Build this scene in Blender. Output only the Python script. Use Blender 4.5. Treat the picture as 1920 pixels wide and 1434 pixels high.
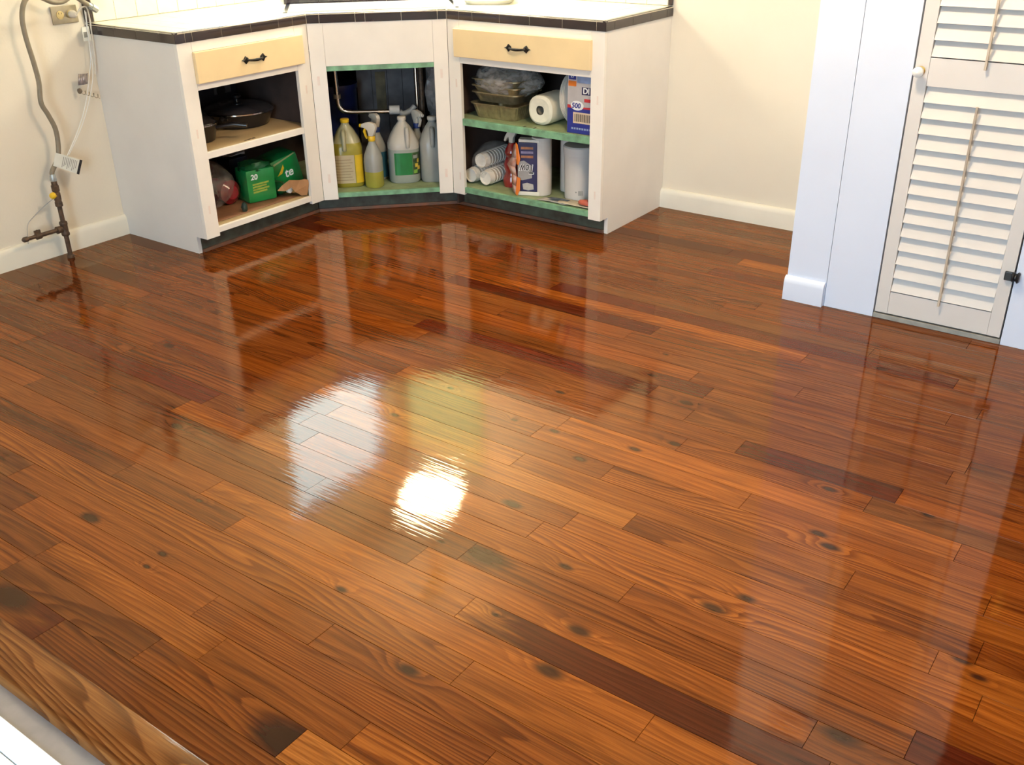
import bpy, bmesh, math, random
from mathutils import Vector, Matrix

scn = bpy.context.scene
COL = scn.collection
for o in list(bpy.data.objects):
    bpy.data.objects.remove(o)
PI = math.pi

# ------------------------------------------------------------------ camera
cam_d = bpy.data.cameras.new('camera')
cam_d.sensor_fit = 'HORIZONTAL'
cam_d.sensor_width = 36.0
cam_d.lens = 1855.3 / 1920 * 36.0
cam_d.clip_start = 0.02
cam = bpy.data.objects.new('camera', cam_d)
COL.objects.link(cam)
_r = Vector((0.81272555, 0.58249554, -0.01327132))
_u = Vector((-0.25566685, 0.37700112, 0.89022728))
_f = Vector((-0.52355672, 0.72011742, -0.45532324))
cam.matrix_world = Matrix(((_r.x, _u.x, -_f.x, 4.0223), (_r.y, _u.y, -_f.y, -4.2416), (_r.z, _u.z, -_f.z, 1.4454), (0, 0, 0, 1)))
scn.camera = cam

# ------------------------------------------------------------------ world, daylight, exposure
world = bpy.data.worlds.new('daylight')
scn.world = world
world.use_nodes = True
_n = world.node_tree.nodes
_n['Background'].inputs['Color'].default_value = (0.55, 0.78, 1.0, 1)
_n['Background'].inputs['Strength'].default_value = 7.9
SINK_LAMP = 50.0
ROOM_LAMP = 84.0
vs = scn.view_settings
vs.view_transform = 'Standard'
vs.look = 'None'
vs.gamma = 1.0
vs.exposure = 0.66
vs.use_curve_mapping = False
scn.cycles.max_bounces = 6
scn.cycles.diffuse_bounces = 4
scn.cycles.glossy_bounces = 3
scn.cycles.transparent_max_bounces = 6
scn.cycles.use_adaptive_sampling = True
scn.cycles.adaptive_threshold = 0.03
scn.cycles.use_light_tree = False
scn.cycles.caustics_reflective = False
scn.cycles.caustics_refractive = False
scn.cycles.sample_clamp_indirect = 6.0

def portal(name, loc, rot, sx, sy):
    l = bpy.data.lights.new(name, 'AREA')
    l.shape = 'RECTANGLE'
    l.size, l.size_y = sx, sy
    l.cycles.is_portal = True
    o = bpy.data.objects.new(name, l)
    COL.objects.link(o)
    o.location = loc
    o.rotation_euler = rot
portal('patio_daylight', (3.25, -5.44, 1.06), (PI / 2, 0, 0), 1.5, 2.1)
portal('window_daylight', (-0.10, -0.525, 1.68), (0, -PI / 2, 0), 0.81, 0.85)

# ------------------------------------------------------------------ material helpers
MATS = {}
def nodes_of(m):
    m.use_nodes = True
    return m.node_tree.nodes, m.node_tree.links

def M(name, col, rough=0.5, var=0.08, scale=14.0, metal=0.0, spec=0.5, coat=0.0, alpha=1.0, bump=0.0, bscale=60.0, emit=None, stretch=(1, 1, 1), col2=None):
    """plain painted / plastic / metal surface with a little procedural mottling"""
    if name in MATS:
        return MATS[name]
    m = bpy.data.materials.new(name)
    N, L = nodes_of(m)
    b = N['Principled BSDF']
    tc = N.new('ShaderNodeTexCoord')
    mp = N.new('ShaderNodeMapping')
    mp.inputs['Scale'].default_value = stretch
    L.new(tc.outputs['Object'], mp.inputs['Vector'])
    nz = N.new('ShaderNodeTexNoise')
    nz.inputs['Scale'].default_value = scale
    nz.inputs['Detail'].default_value = 4
    L.new(mp.outputs['Vector'], nz.inputs['Vector'])
    rp = N.new('ShaderNodeValToRGB')
    c2 = col2 or tuple(c * (1 - var) for c in col)
    c1 = tuple(min(1, c * (1 + var)) for c in col)
    rp.color_ramp.elements[0].position = 0.3
    rp.color_ramp.elements[1].position = 0.7
    rp.color_ramp.elements[0].color = (*c2, 1)
    rp.color_ramp.elements[1].color = (*c1, 1)
    L.new(nz.outputs['Fac'], rp.inputs['Fac'])
    L.new(rp.outputs['Color'], b.inputs['Base Color'])
    b.inputs['Roughness'].default_value = rough
    b.inputs['Metallic'].default_value = metal
    b.inputs['Specular IOR Level'].default_value = spec
    b.inputs['Coat Weight'].default_value = coat
    b.inputs['Coat Roughness'].default_value = 0.08
    b.inputs['Alpha'].default_value = alpha
    if emit:
        b.inputs['Emission Color'].default_value = (*emit[0], 1)
        b.inputs['Emission Strength'].default_value = emit[1]
    if bump:
        n2 = N.new('ShaderNodeTexNoise')
        n2.inputs['Scale'].default_value = bscale
        n2.inputs['Detail'].default_value = 3
        L.new(mp.outputs['Vector'], n2.inputs['Vector'])
        bp = N.new('ShaderNodeBump')
        bp.inputs['Strength'].default_value = bump
        bp.inputs['Distance'].default_value = 0.003
        L.new(n2.outputs['Fac'], bp.inputs['Height'])
        L.new(bp.outputs['Normal'], b.inputs['Normal'])
    MATS[name] = m
    return m

def clear_film(name, col, amount, rough=0.12):
    """thin clear plastic / glass: part transparent, part glossy"""
    m = bpy.data.materials.new(name)
    N, L = nodes_of(m)
    N.remove(N['Principled BSDF'])
    out = N['Material Output']
    t = N.new('ShaderNodeBsdfTransparent')
    g = N.new('ShaderNodeBsdfPrincipled')
    g.inputs['Base Color'].default_value = (*col, 1)
    g.inputs['Roughness'].default_value = rough
    nz = N.new('ShaderNodeTexNoise')
    nz.inputs['Scale'].default_value = 9
    nz.inputs['Detail'].default_value = 2
    mr = N.new('ShaderNodeMapRange')
    mr.inputs['From Min'].default_value = 0.35
    mr.inputs['From Max'].default_value = 0.7
    mr.inputs['To Min'].default_value = amount * 0.5
    mr.inputs['To Max'].default_value = min(1, amount * 1.5)
    L.new(nz.outputs['Fac'], mr.inputs['Value'])
    mx = N.new('ShaderNodeMixShader')
    L.new(mr.outputs['Result'], mx.inputs['Fac'])
    L.new(t.outputs[0], mx.inputs[1])
    L.new(g.outputs[0], mx.inputs[2])
    L.new(mx.outputs[0], out.inputs['Surface'])
    MATS[name] = m
    return m

class NB:
    """tiny node builder"""
    def __init__(s, m):
        s.N, s.L = nodes_of(m)
    def set(s, sock, v):
        if hasattr(v, 'is_output') or isinstance(v, bpy.types.NodeSocket):
            s.L.new(v, sock)
        else:
            sock.default_value = v
    def math(s, op, a, b=0.0, c=None, clamp=False):
        n = s.N.new('ShaderNodeMath')
        n.operation = op
        n.use_clamp = clamp
        s.set(n.inputs[0], a)
        s.set(n.inputs[1], b)
        if c is not None:
            s.set(n.inputs[2], c)
        return n.outputs[0]
    def comb(s, x, y, z):
        n = s.N.new('ShaderNodeCombineXYZ')
        for i, v in enumerate((x, y, z)):
            s.set(n.inputs[i], v)
        return n.outputs[0]
    def sep(s, v):
        n = s.N.new('ShaderNodeSeparateXYZ')
        s.L.new(v, n.inputs[0])
        return n.outputs
    def noise(s, vec, scale=1.0, detail=2.0, rough=0.5):
        n = s.N.new('ShaderNodeTexNoise')
        s.L.new(vec, n.inputs['Vector'])
        n.inputs['Scale'].default_value = scale
        n.inputs['Detail'].default_value = detail
        n.inputs['Roughness'].default_value = rough
        return n.outputs['Fac']
    def smooth(s, v, a, b, lo=0.0, hi=1.0):
        n = s.N.new('ShaderNodeMapRange')
        n.interpolation_type = 'SMOOTHSTEP'
        s.set(n.inputs['Value'], v)
        n.inputs['From Min'].default_value = a
        n.inputs['From Max'].default_value = b
        n.inputs['To Min'].default_value = lo
        n.inputs['To Max'].default_value = hi
        return n.outputs['Result']
    def mix(s, f, a, b, blend='MIX'):
        n = s.N.new('ShaderNodeMix')
        n.data_type = 'RGBA'
        n.blend_type = blend
        s.set(n.inputs[0], f)
        s.set(n.inputs[6], a)
        s.set(n.inputs[7], b)
        return n.outputs[2]
    def attr(s, name):
        n = s.N.new('ShaderNodeAttribute')
        n.attribute_name = name
        return n

def plank_material(name):
    m = bpy.data.materials.new(name)
    b = NB(m)
    b.N.remove(b.N['Principled BSDF'])
    tc = b.N.new('ShaderNodeTexCoord')
    px, py, pz = b.sep(tc.outputs['Object'])
    sx, sy, sz = b.sep(b.attr('seed').outputs['Vector'])
    tint = b.attr('tint')
    hx, hy, hz = b.sep(b.attr('heart').outputs['Vector'])   # start of reddish heartwood, base amount, grain contrast
    X = b.math('ADD', px, sx)
    Y = b.math('ADD', py, sy)
    # smooth anisotropic field whose contours read as flat-sawn grain
    f = b.noise(b.comb(b.math('MULTIPLY', X, 0.95), b.math('MULTIPLY', Y, 7.5), sz), 1.0, 2.0, 0.40)
    f = b.math('ADD', f, b.math('MULTIPLY', Y, 4.2))
    streak = b.noise(b.comb(b.math('MULTIPLY', X, 1.6), b.math('MULTIPLY', Y, 60.0), sz), 1.0, 4.0, 0.62)
    blotch = b.noise(b.comb(b.math('MULTIPLY', X, 2.6), b.math('MULTIPLY', Y, 15.0), sz), 1.0, 3.0, 0.55)
    kdark = None
    for i in (1, 2):
        kx, ky, ks = b.sep(b.attr('knot%d' % i).outputs['Vector'])
        dx = b.math('MULTIPLY', b.math('SUBTRACT', px, kx), 0.50)
        dy = b.math('SUBTRACT', py, ky)
        d = b.math('SQRT', b.math('ADD', b.math('MULTIPLY', dx, dx), b.math('MULTIPLY', dy, dy)))
        q = b.math('DIVIDE', d, b.math('MAXIMUM', ks, 0.0005))
        q = b.math('ADD', q, b.math('MULTIPLY', b.math('SUBTRACT', streak, 0.5), 0.9))
        infl = b.math('POWER', 2.718, b.math('MULTIPLY', b.math('MULTIPLY', q, q), -0.22))
        f = b.math('ADD', f, b.math('MULTIPLY', infl, 0.13))
        dk = b.smooth(q, 0.35, 1.35, 1.0, 0.0)
        kdark = dk if kdark is None else b.math('MAXIMUM', kdark, dk)
    saw = b.math('FRACT', b.math('MULTIPLY', f, 17.0))
    fib = b.noise(b.comb(b.math('MULTIPLY', X, 9.0), b.math('MULTIPLY', Y, 330.0), sz), 1.0, 1.0, 0.5)
    late = b.math('MULTIPLY', b.smooth(saw, 0.15, 0.86), b.smooth(saw, 0.9, 1.0, 1.0, 0.0))
    hs = b.smooth(b.math('SUBTRACT', b.math('ADD', px, b.math('MULTIPLY', b.math('SUBTRACT', blotch, 0.5), 0.5)), hx), -0.03, 0.12)
    hb = b.smooth(b.math('ADD', blotch, hy), 0.72, 1.05)
    hf = b.math('MAXIMUM', hs, b.math('MULTIPLY', hb, 0.62))
    base = b.mix(hf, tint.outputs['Color'], (0.078, 0.0120, 0.0035, 1))
    g = b.math('MULTIPLY', late, hz)
    colr = b.mix(g, base, b.mix(1.0, base, (0.48, 0.34, 0.25, 1), 'MULTIPLY'))
    colr = b.mix(b.smooth(streak, 0.48, 0.74, 0.0, 0.85), colr, b.mix(1.0, colr, (0.44, 0.34, 0.30, 1), 'MULTIPLY'))
    colr = b.mix(b.smooth(streak, 0.48, 0.28, 0.0, 0.7), colr, b.mix(1.0, colr, (1.30, 1.40, 1.5, 1), 'MULTIPLY'))
    colr = b.mix(b.smooth(fib, 0.40, 0.72, 0.0, 0.45), colr, b.mix(1.0, colr, (0.52, 0.42, 0.36, 1), 'MULTIPLY'))
    colr = b.mix(b.smooth(fib, 0.45, 0.28, 0.0, 0.4), colr, b.mix(1.0, colr, (1.30, 1.42, 1.6, 1), 'MULTIPLY'))
    colr = b.mix(b.math('MULTIPLY', kdark, 0.90), colr, (0.016, 0.005, 0.004, 1))
    df = b.N.new('ShaderNodeBsdfDiffuse')
    b.L.new(colr, df.inputs['Color'])
    gl = b.N.new('ShaderNodeBsdfGlossy')
    gl.inputs['Color'].default_value = (1.0, 0.86, 0.63, 1)
    gl.inputs['Roughness'].default_value = 0.05
    # varnish relief: ridges along the boards and slow puddling
    r1 = b.noise(b.comb(b.math('MULTIPLY', X, 6.0), b.math('MULTIPLY', Y, 130.0), sz), 1.0, 2.0, 0.5)
    r2 = b.noise(b.comb(b.math('MULTIPLY', px, 16.0), b.math('MULTIPLY', py, 26.0), 0.0), 1.0, 1.0, 0.5)
    h = b.math('ADD', b.math('MULTIPLY', r1, 0.00021), b.math('MULTIPLY', r2, 0.00018))
    bp = b.N.new('ShaderNodeBump')
    bp.inputs['Strength'].default_value = 1.0
    bp.inputs['Distance'].default_value = 1.0
    b.L.new(h, bp.inputs['Height'])
    b.L.new(bp.outputs['Normal'], gl.inputs['Normal'])
    fr = b.N.new('ShaderNodeFresnel')
    fr.inputs['IOR'].default_value = 1.47
    mx = b.N.new('ShaderNodeMixShader')
    b.L.new(b.math('MULTIPLY', fr.outputs[0], 0.9), mx.inputs[0])
    b.L.new(df.outputs[0], mx.inputs[1])
    b.L.new(gl.outputs[0], mx.inputs[2])
    b.L.new(mx.outputs[0], b.N['Material Output'].inputs['Surface'])
    return m

# ------------------------------------------------------------------ mesh helpers
def wloc(o):
    v = Vector((0, 0, 0))
    while o is not None:
        v += o.location
        o = o.parent
    return v

class MB:
    def __init__(s):
        s.v, s.f = [], []
    def add(s, vs_, fs):
        n = len(s.v)
        s.v += [tuple(p) for p in vs_]
        s.f += [tuple(i + n for i in f) for f in fs]
        return s
    def box(s, x0, x1, y0, y1, z0, z1):
        x0, x1 = sorted((x0, x1)); y0, y1 = sorted((y0, y1)); z0, z1 = sorted((z0, z1))
        return s.add([(x0, y0, z0), (x1, y0, z0), (x1, y1, z0), (x0, y1, z0), (x0, y0, z1), (x1, y0, z1), (x1, y1, z1), (x0, y1, z1)],
                     [(0, 3, 2, 1), (4, 5, 6, 7), (0, 1, 5, 4), (1, 2, 6, 5), (2, 3, 7, 6), (3, 0, 4, 7)])
    def prism(s, poly, z0, z1):
        a = sum(poly[i][0] * poly[(i + 1) % len(poly)][1] - poly[(i + 1) % len(poly)][0] * poly[i][1] for i in range(len(poly)))
        if a < 0:
            poly = poly[::-1]
        n = len(poly)
        return s.add([(x, y, z0) for x, y in poly] + [(x, y, z1) for x, y in poly],
                     [tuple(range(n))[::-1], tuple(range(n, 2 * n))] + [(i, (i + 1) % n, n + (i + 1) % n, n + i) for i in range(n)])
    def ext(s, prof, frm, w0, w1):
        """extrude a 2-D profile; frm(a, b, w) -> point"""
        n = len(prof)
        return s.add([frm(a, b, w0) for a, b in prof] + [frm(a, b, w1) for a, b in prof],
                     [tuple(range(n))[::-1], tuple(range(n, 2 * n))] + [(i, (i + 1) % n, n + (i + 1) % n, n + i) for i in range(n)])
    def rings(s, rs, cap=True, closed=False):
        k = len(rs[0])
        vs_, fs = [], []
        for r in rs:
            vs_ += list(r)
        m_ = len(rs)
        for j in range(m_ - (0 if closed else 1)):
            a, c = j * k, ((j + 1) % m_) * k
            for i in range(k):
                fs.append((a + i, a + (i + 1) % k, c + (i + 1) % k, c + i))
        if cap and not closed:
            fs.append(tuple(range(k))[::-1])
            fs.append(tuple(range((m_ - 1) * k, m_ * k)))
        return s.add(vs_, fs)
    def lathe(s, prof, c=(0, 0, 0), seg=20, sq=None, cap=True, axis='z', ry=1.0):
        """prof: (r, h). sq: squareness exponent -> rounded-square section"""
        rs = []
        for r, h in prof:
            ring = []
            for i in range(seg):
                a = 2 * PI * i / seg
                ca, sa = math.cos(a), math.sin(a)
                if sq:
                    k = (abs(ca) ** sq + abs(sa) ** sq) ** (-1.0 / sq)
                    ca, sa = ca * k, sa * k
                x, y = r * ca, r * sa * ry
                if axis == 'z':
                    ring.append((c[0] + x, c[1] + y, c[2] + h))
                elif axis == 'x':
                    ring.append((c[0] + h, c[1] + x, c[2] + y))
                else:
                    ring.append((c[0] + y, c[1] + h, c[2] + x))
            rs.append(ring)
        return s.rings(rs, cap)
    def tube(s, path, r, seg=10, cap=True):
        path = [Vector(p) for p in path]
        rad = r if isinstance(r, (list, tuple)) else [r] * len(path)
        rs = []
        prev = None
        for i, p in enumerate(path):
            t = (path[min(i + 1, len(path) - 1)] - path[max(i - 1, 0)]).normalized()
            if prev is None:
                a = Vector((0, 0, 1)) if abs(t.z) < 0.9 else Vector((1, 0, 0))
                n = t.cross(a).normalized()
            else:
                n = (prev - t * prev.dot(t)).normalized()
            prev = n
            bb = t.cross(n)
            rs.append([tuple(p + (n * math.cos(2 * PI * k / seg) + bb * math.sin(2 * PI * k / seg)) * rad[i]) for k in range(seg)])
        return s.rings(rs, cap)
    def xf(s, mat):
        s.v = [tuple(mat @ Vector(p)) for p in s.v]
        return s
    def build(s, name, mat, parent=None, smooth=False, bevel=0.0, solid=0.0):
        off = wloc(parent) if parent else Vector((0, 0, 0))
        me = bpy.data.meshes.new(name)
        me.from_pydata([tuple(Vector(p) - off) for p in s.v], [], s.f)
        if smooth or bevel:
            bm = bmesh.new()
            bm.from_mesh(me)
            bmesh.ops.recalc_face_normals(bm, faces=bm.faces)
            if bevel:
                bmesh.ops.bevel(bm, geom=[e for e in bm.edges], offset=bevel, segments=2, affect='EDGES', profile=0.6, clamp_overlap=True)
            bm.to_mesh(me)
            bm.free()
        if smooth:
            for p in me.polygons:
                p.use_smooth = True
            try:
                me.set_sharp_from_angle(angle=math.radians(38))
            except Exception:
                pass
        me.materials.append(mat)
        o = bpy.data.objects.new(name, me)
        COL.objects.link(o)
        if parent:
            o.parent = parent
        if solid:
            md = o.modifiers.new('thickness', 'SOLIDIFY')
            md.thickness = solid
        return o

def spline(pts, n=8):
    """Catmull-Rom through points"""
    P = [Vector(p) for p in pts]
    P = [P[0] * 2 - P[1]] + P + [P[-1] * 2 - P[-2]]
    out = []
    for i in range(1, len(P) - 2):
        for k in range(n):
            t = k / n
            a, b_, c, d = P[i - 1], P[i], P[i + 1], P[i + 2]
            out.append(0.5 * ((2 * b_) + (c - a) * t + (2 * a - 5 * b_ + 4 * c - d) * t * t + (3 * b_ - a - 3 * c + d) * t ** 3))
    out.append(P[-2])
    return out

def tag(o, label, cat, group=None, kind=None):
    o['label'] = label
    if cat:
        o['category'] = cat
    if group:
        o['group'] = group
    if kind:
        o['kind'] = kind
    return o
def thing(name, label, cat, loc=(0, 0, 0), group=None, kind=None):
    o = bpy.data.objects.new(name, None)
    o.empty_display_size = 0.05
    COL.objects.link(o)
    o.location = loc
    return tag(o, label, cat, group, kind)
def struct(o, label):
    o['kind'] = 'structure'
    o['label'] = label
    o['category'] = o.name.split('.')[0].split('_')[0]
    return o

def text_mesh(s, name, mat, frame, size, parent, shear=0.0, bold=0.0, width=1.0, depth=0.0006):
    """flat lettering: frame = 4x4 matrix whose XY plane carries the text"""
    cu = bpy.data.curves.new('lettering', 'FONT')
    cu.body = s
    cu.size = size
    cu.shear = shear
    cu.offset = bold
    cu.extrude = depth
    cu.resolution_u = 3
    cu.align_x = 'CENTER'
    cu.align_y = 'CENTER'
    tmp = bpy.data.objects.new('lettering', cu)
    COL.objects.link(tmp)
    dg = bpy.context.evaluated_depsgraph_get()
    dg.update()
    me = bpy.data.meshes.new_from_object(tmp.evaluated_get(dg))
    bpy.data.objects.remove(tmp)
    me.transform(Matrix.Diagonal((width, 1, 1, 1)))
    off = wloc(parent)
    me.transform(Matrix.Translation(-off) @ frame)
    me.name = name
    me.materials.clear()
    me.materials.append(mat)
    o = bpy.data.objects.new(name, me)
    COL.objects.link(o)
    o.parent = parent
    return o
def frame(origin, xdir, ydir):
    x = Vector(xdir).normalized()
    y = Vector(ydir)
    y = (y - x * y.dot(x)).normalized()
    z = x.cross(y)
    return Matrix(((x.x, y.x, z.x, origin[0]), (x.y, y.y, z.y, origin[1]), (x.z, y.z, z.z, origin[2]), (0, 0, 0, 1)))

# ------------------------------------------------------------------ materials
wall_cream = M('cream wall paint', (0.80, 0.72, 0.585), 0.75, 0.025, 3.0, bump=0.12, bscale=90)
closet_white = M('white closet paint', (0.69, 0.755, 0.89), 0.5, 0.02, 4.0, bump=0.08, bscale=120)
base_white = M('baseboard paint', (0.83, 0.78, 0.66), 0.42, 0.03, 8.0)
ceil_mat = M('ceiling paint', (0.66, 0.58, 0.47), 0.9, 0.02, 5.0)
cab_white = M('cabinet paint', (0.90, 0.84, 0.755), 0.45, 0.03, 7.0, bump=0.06, bscale=40)
panel_grey = M('cabinet end paint', (0.84, 0.785, 0.72), 0.55, 0.03, 5.0, bump=0.08, bscale=70)
drawer_cream = M('cream drawer paint', (0.86, 0.66, 0.37), 0.42, 0.035, 9.0)
green_paint = M('old green paint', (0.20, 0.42, 0.245), 0.5, 0.25, 22.0, col2=(0.13, 0.24, 0.15))
green_top = M('worn green shelf', (0.30, 0.36, 0.20), 0.55, 0.2, 12.0, col2=(0.20, 0.25, 0.13))
shelf_tan = M('plywood shelf', (0.56, 0.40, 0.21), 0.6, 0.12, 10.0, stretch=(1, 0.2, 1))
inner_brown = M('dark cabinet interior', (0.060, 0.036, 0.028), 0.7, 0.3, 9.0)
kick_green = M('scuffed toe kick', (0.065, 0.078, 0.055), 0.6, 0.3, 18.0, col2=(0.045, 0.03, 0.022))
kick_red = M('stained shoe strip', (0.16, 0.055, 0.028), 0.5, 0.4, 30.0, col2=(0.10, 0.07, 0.05))
tile_dark = M('dark glazed tile', (0.022, 0.012, 0.014), 0.14, 0.35, 12.0, coat=0.4)
tile_cream = M('cream glazed tile', (0.81, 0.77, 0.62), 0.22, 0.04, 9.0)
grout = M('pale grout', (0.62, 0.55, 0.42), 0.8, 0.12, 40.0)
iron = M('black iron', (0.018, 0.016, 0.014), 0.45, 0.3, 60.0, metal=0.6)
chrome = M('chrome', (0.72, 0.72, 0.74), 0.14, 0.05, 20.0, metal=1.0)
steel_plate = M('brushed steel plate', (0.50, 0.44, 0.34), 0.32, 0.08, 30.0, metal=1.0)
door_paint = M('louver door paint', (0.68, 0.645, 0.61), 0.45, 0.025, 8.0)
rod_wood = M('tilt rod', (0.52, 0.43, 0.33), 0.5, 0.25, 20.0, stretch=(1, 1, 0.1))
brass = M('brass', (0.75, 0.50, 0.12), 0.3, 0.15, 30.0, metal=1.0)
porcelain = M('white porcelain', (0.85, 0.84, 0.80), 0.12, 0.01, 5.0, coat=0.5)
black_plastic = M('black plastic', (0.010, 0.010, 0.012), 0.4, 0.2, 40.0)
pipe_iron = M('rusty iron pipe', (0.105, 0.062, 0.035), 0.55, 0.4, 60.0, metal=0.3, col2=(0.05, 0.032, 0.022))
hose_grey = M('grey hose', (0.235, 0.195, 0.135), 0.42, 0.1, 40.0)
label_white = M('printed tag', (0.74, 0.74, 0.66), 0.5, 0.05, 30.0)
ink_black = M('black ink', (0.014, 0.012, 0.014), 0.6, 0.2, 80.0)
ink_white = M('white ink', (0.82, 0.82, 0.80), 0.6, 0.03, 50.0)
ink_grey = M('grey ink', (0.28, 0.28, 0.25), 0.6, 0.1, 50.0)
ink_blue = M('blue ink', (0.020, 0.030, 0.235), 0.45, 0.1, 20.0)
ink_navy = M('navy ink', (0.020, 0.016, 0.075), 0.35, 0.12, 20.0)
ink_red = M('red ink', (0.48, 0.03, 0.035), 0.45, 0.1, 20.0)
ink_orange = M('orange ink', (0.75, 0.19, 0.02), 0.4, 0.12, 20.0)
ink_sky = M('pale blue ink', (0.27, 0.34, 0.52), 0.5, 0.2, 30.0)
ink_yellow = M('yellow ink', (0.66, 0.44, 0.02), 0.4, 0.1, 20.0)
ink_olive = M('olive ink', (0.28, 0.36, 0.05), 0.5, 0.2, 60.0)
box_grey = M('grey carton', (0.47, 0.44, 0.44), 0.5, 0.06, 20.0)
soda_green = M('green shrink wrap', (0.008, 0.215, 0.048), 0.25, 0.2, 14.0, coat=0.4)
soda_dark = M('dark green wrap', (0.006, 0.075, 0.022), 0.25, 0.3, 14.0, coat=0.3)
kraft = M('kraft paper', (0.42, 0.215, 0.090), 0.7, 0.12, 18.0, bump=0.3, bscale=40)
brown_paper = M('brown paper liner', (0.26, 0.125, 0.062), 0.6, 0.2, 12.0, bump=0.2)
wrap_red = M('red wrapper', (0.26, 0.010, 0.022), 0.2, 0.3, 18.0, coat=0.5)
wrap_maroon = M('dark maroon wrapper', (0.040, 0.012, 0.014), 0.25, 0.3, 18.0, coat=0.5)
pan_black = M('black nonstick', (0.012, 0.010, 0.011), 0.28, 0.2, 30.0, coat=0.3)
lid_glass = M('smoky glass lid', (0.03, 0.027, 0.03), 0.10, 0.2, 15.0, coat=1.0)
navy_box = M('dark navy carton', (0.012, 0.012, 0.026), 0.5, 0.3, 14.0)
jug_white = M('milky jug plastic', (0.50, 0.475, 0.42), 0.35, 0.04, 16.0, spec=0.4)
jug_clear = M('frosted jug plastic', (0.33, 0.335, 0.31), 0.3, 0.06, 16.0)
jug_amber = M('amber jug plastic', (0.36, 0.34, 0.20), 0.28, 0.06, 16.0)
liquid_yellow = M('yellow cleaner', (0.31, 0.26, 0.032), 0.22, 0.08, 12.0)
liquid_lemon = M('lemon cleaner', (0.36, 0.33, 0.055), 0.25, 0.08, 12.0)
liquid_clear = M('clear vinegar', (0.345, 0.37, 0.33), 0.25, 0.05, 12.0)
cap_yellow = M('yellow cap', (0.80, 0.50, 0.02), 0.35, 0.06, 30.0)
cap_white = M('white cap', (0.70, 0.64, 0.54), 0.4, 0.04, 30.0)
cap_blue = M('blue collar', (0.02, 0.045, 0.20), 0.4, 0.1, 30.0)
label_cream = M('cream label', (0.50, 0.41, 0.25), 0.5, 0.06, 20.0)
label_green = M('green label', (0.012, 0.17, 0.04), 0.4, 0.15, 20.0)
label_teal = M('teal label', (0.03, 0.13, 0.21), 0.4, 0.1, 20.0)
blue_plastic = M('deep blue plastic', (0.012, 0.018, 0.09), 0.35, 0.2, 20.0)
foil = M('foil pan', (0.42, 0.36, 0.22), 0.3, 0.2, 45.0, metal=0.75, bump=0.5, bscale=60)
film_cloudy = clear_film('cloudy plastic film', (0.50, 0.46, 0.42), 0.50, 0.32)
film_clear = clear_film('clear plastic film', (0.70, 0.66, 0.62), 0.16, 0.12)
film_bag = clear_film('crinkled clear wrap', (0.60, 0.56, 0.54), 0.24, 0.15)
paper_white = M('white tissue', (0.80, 0.74, 0.65), 0.8, 0.03, 30.0, bump=0.25, bscale=140)
paper_warm = M('soft paper roll', (0.84, 0.79, 0.64), 0.8, 0.05, 30.0, bump=0.25, bscale=120)
paper_pink = M('towel roll paper', (0.72, 0.635, 0.565), 0.8, 0.03, 25.0, bump=0.2, bscale=160)
newsprint = M('newsprint', (0.50, 0.47, 0.42), 0.8, 0.15, 26.0, col2=(0.33, 0.35, 0.37))
foam_white = M('foam cup', (0.80, 0.74, 0.66), 0.6, 0.03, 40.0)
red_liquid = M('red bottle', (0.30, 0.012, 0.014), 0.16, 0.3, 10.0, coat=0.8)
leaf_green = M('dark green plastic', (0.03, 0.05, 0.035), 0.4, 0.2, 20.0)
dark_wood = M('dark stained door', (0.055, 0.022, 0.012), 0.35, 0.3, 6.0, stretch=(6, 6, 0.4))
sill_white = M('white door sill', (0.84, 0.88, 0.90), 0.35, 0.05, 8.0)
sill_metal = M('aluminium track', (0.42, 0.40, 0.40), 0.35, 0.1, 20.0, metal=0.6)
plank_mat = plank_material('varnished pine')
subfloor_mat = M('subfloor', (0.03, 0.016, 0.008), 0.8, 0.2, 10.0)
concrete = M('patio concrete', (0.55, 0.56, 0.55), 0.9, 0.15, 3.0)
glass_pane = clear_film('window glass', (0.9, 0.95, 0.95), 0.06, 0.02)

# ------------------------------------------------------------------ room dimensions (metres)
CX, CY = 2.807, -0.789          # closet corner
CEIL = 2.44
RX = 5.0                        # right wall
FY = -5.3                       # wall with the patio opening, behind the photographer
AY = FY
ROW0, PITCH = -1.629, 0.0823    # floor board rows
EDGE_Y = ROW0 - PITCH * 23      # last board before the nosing

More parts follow.
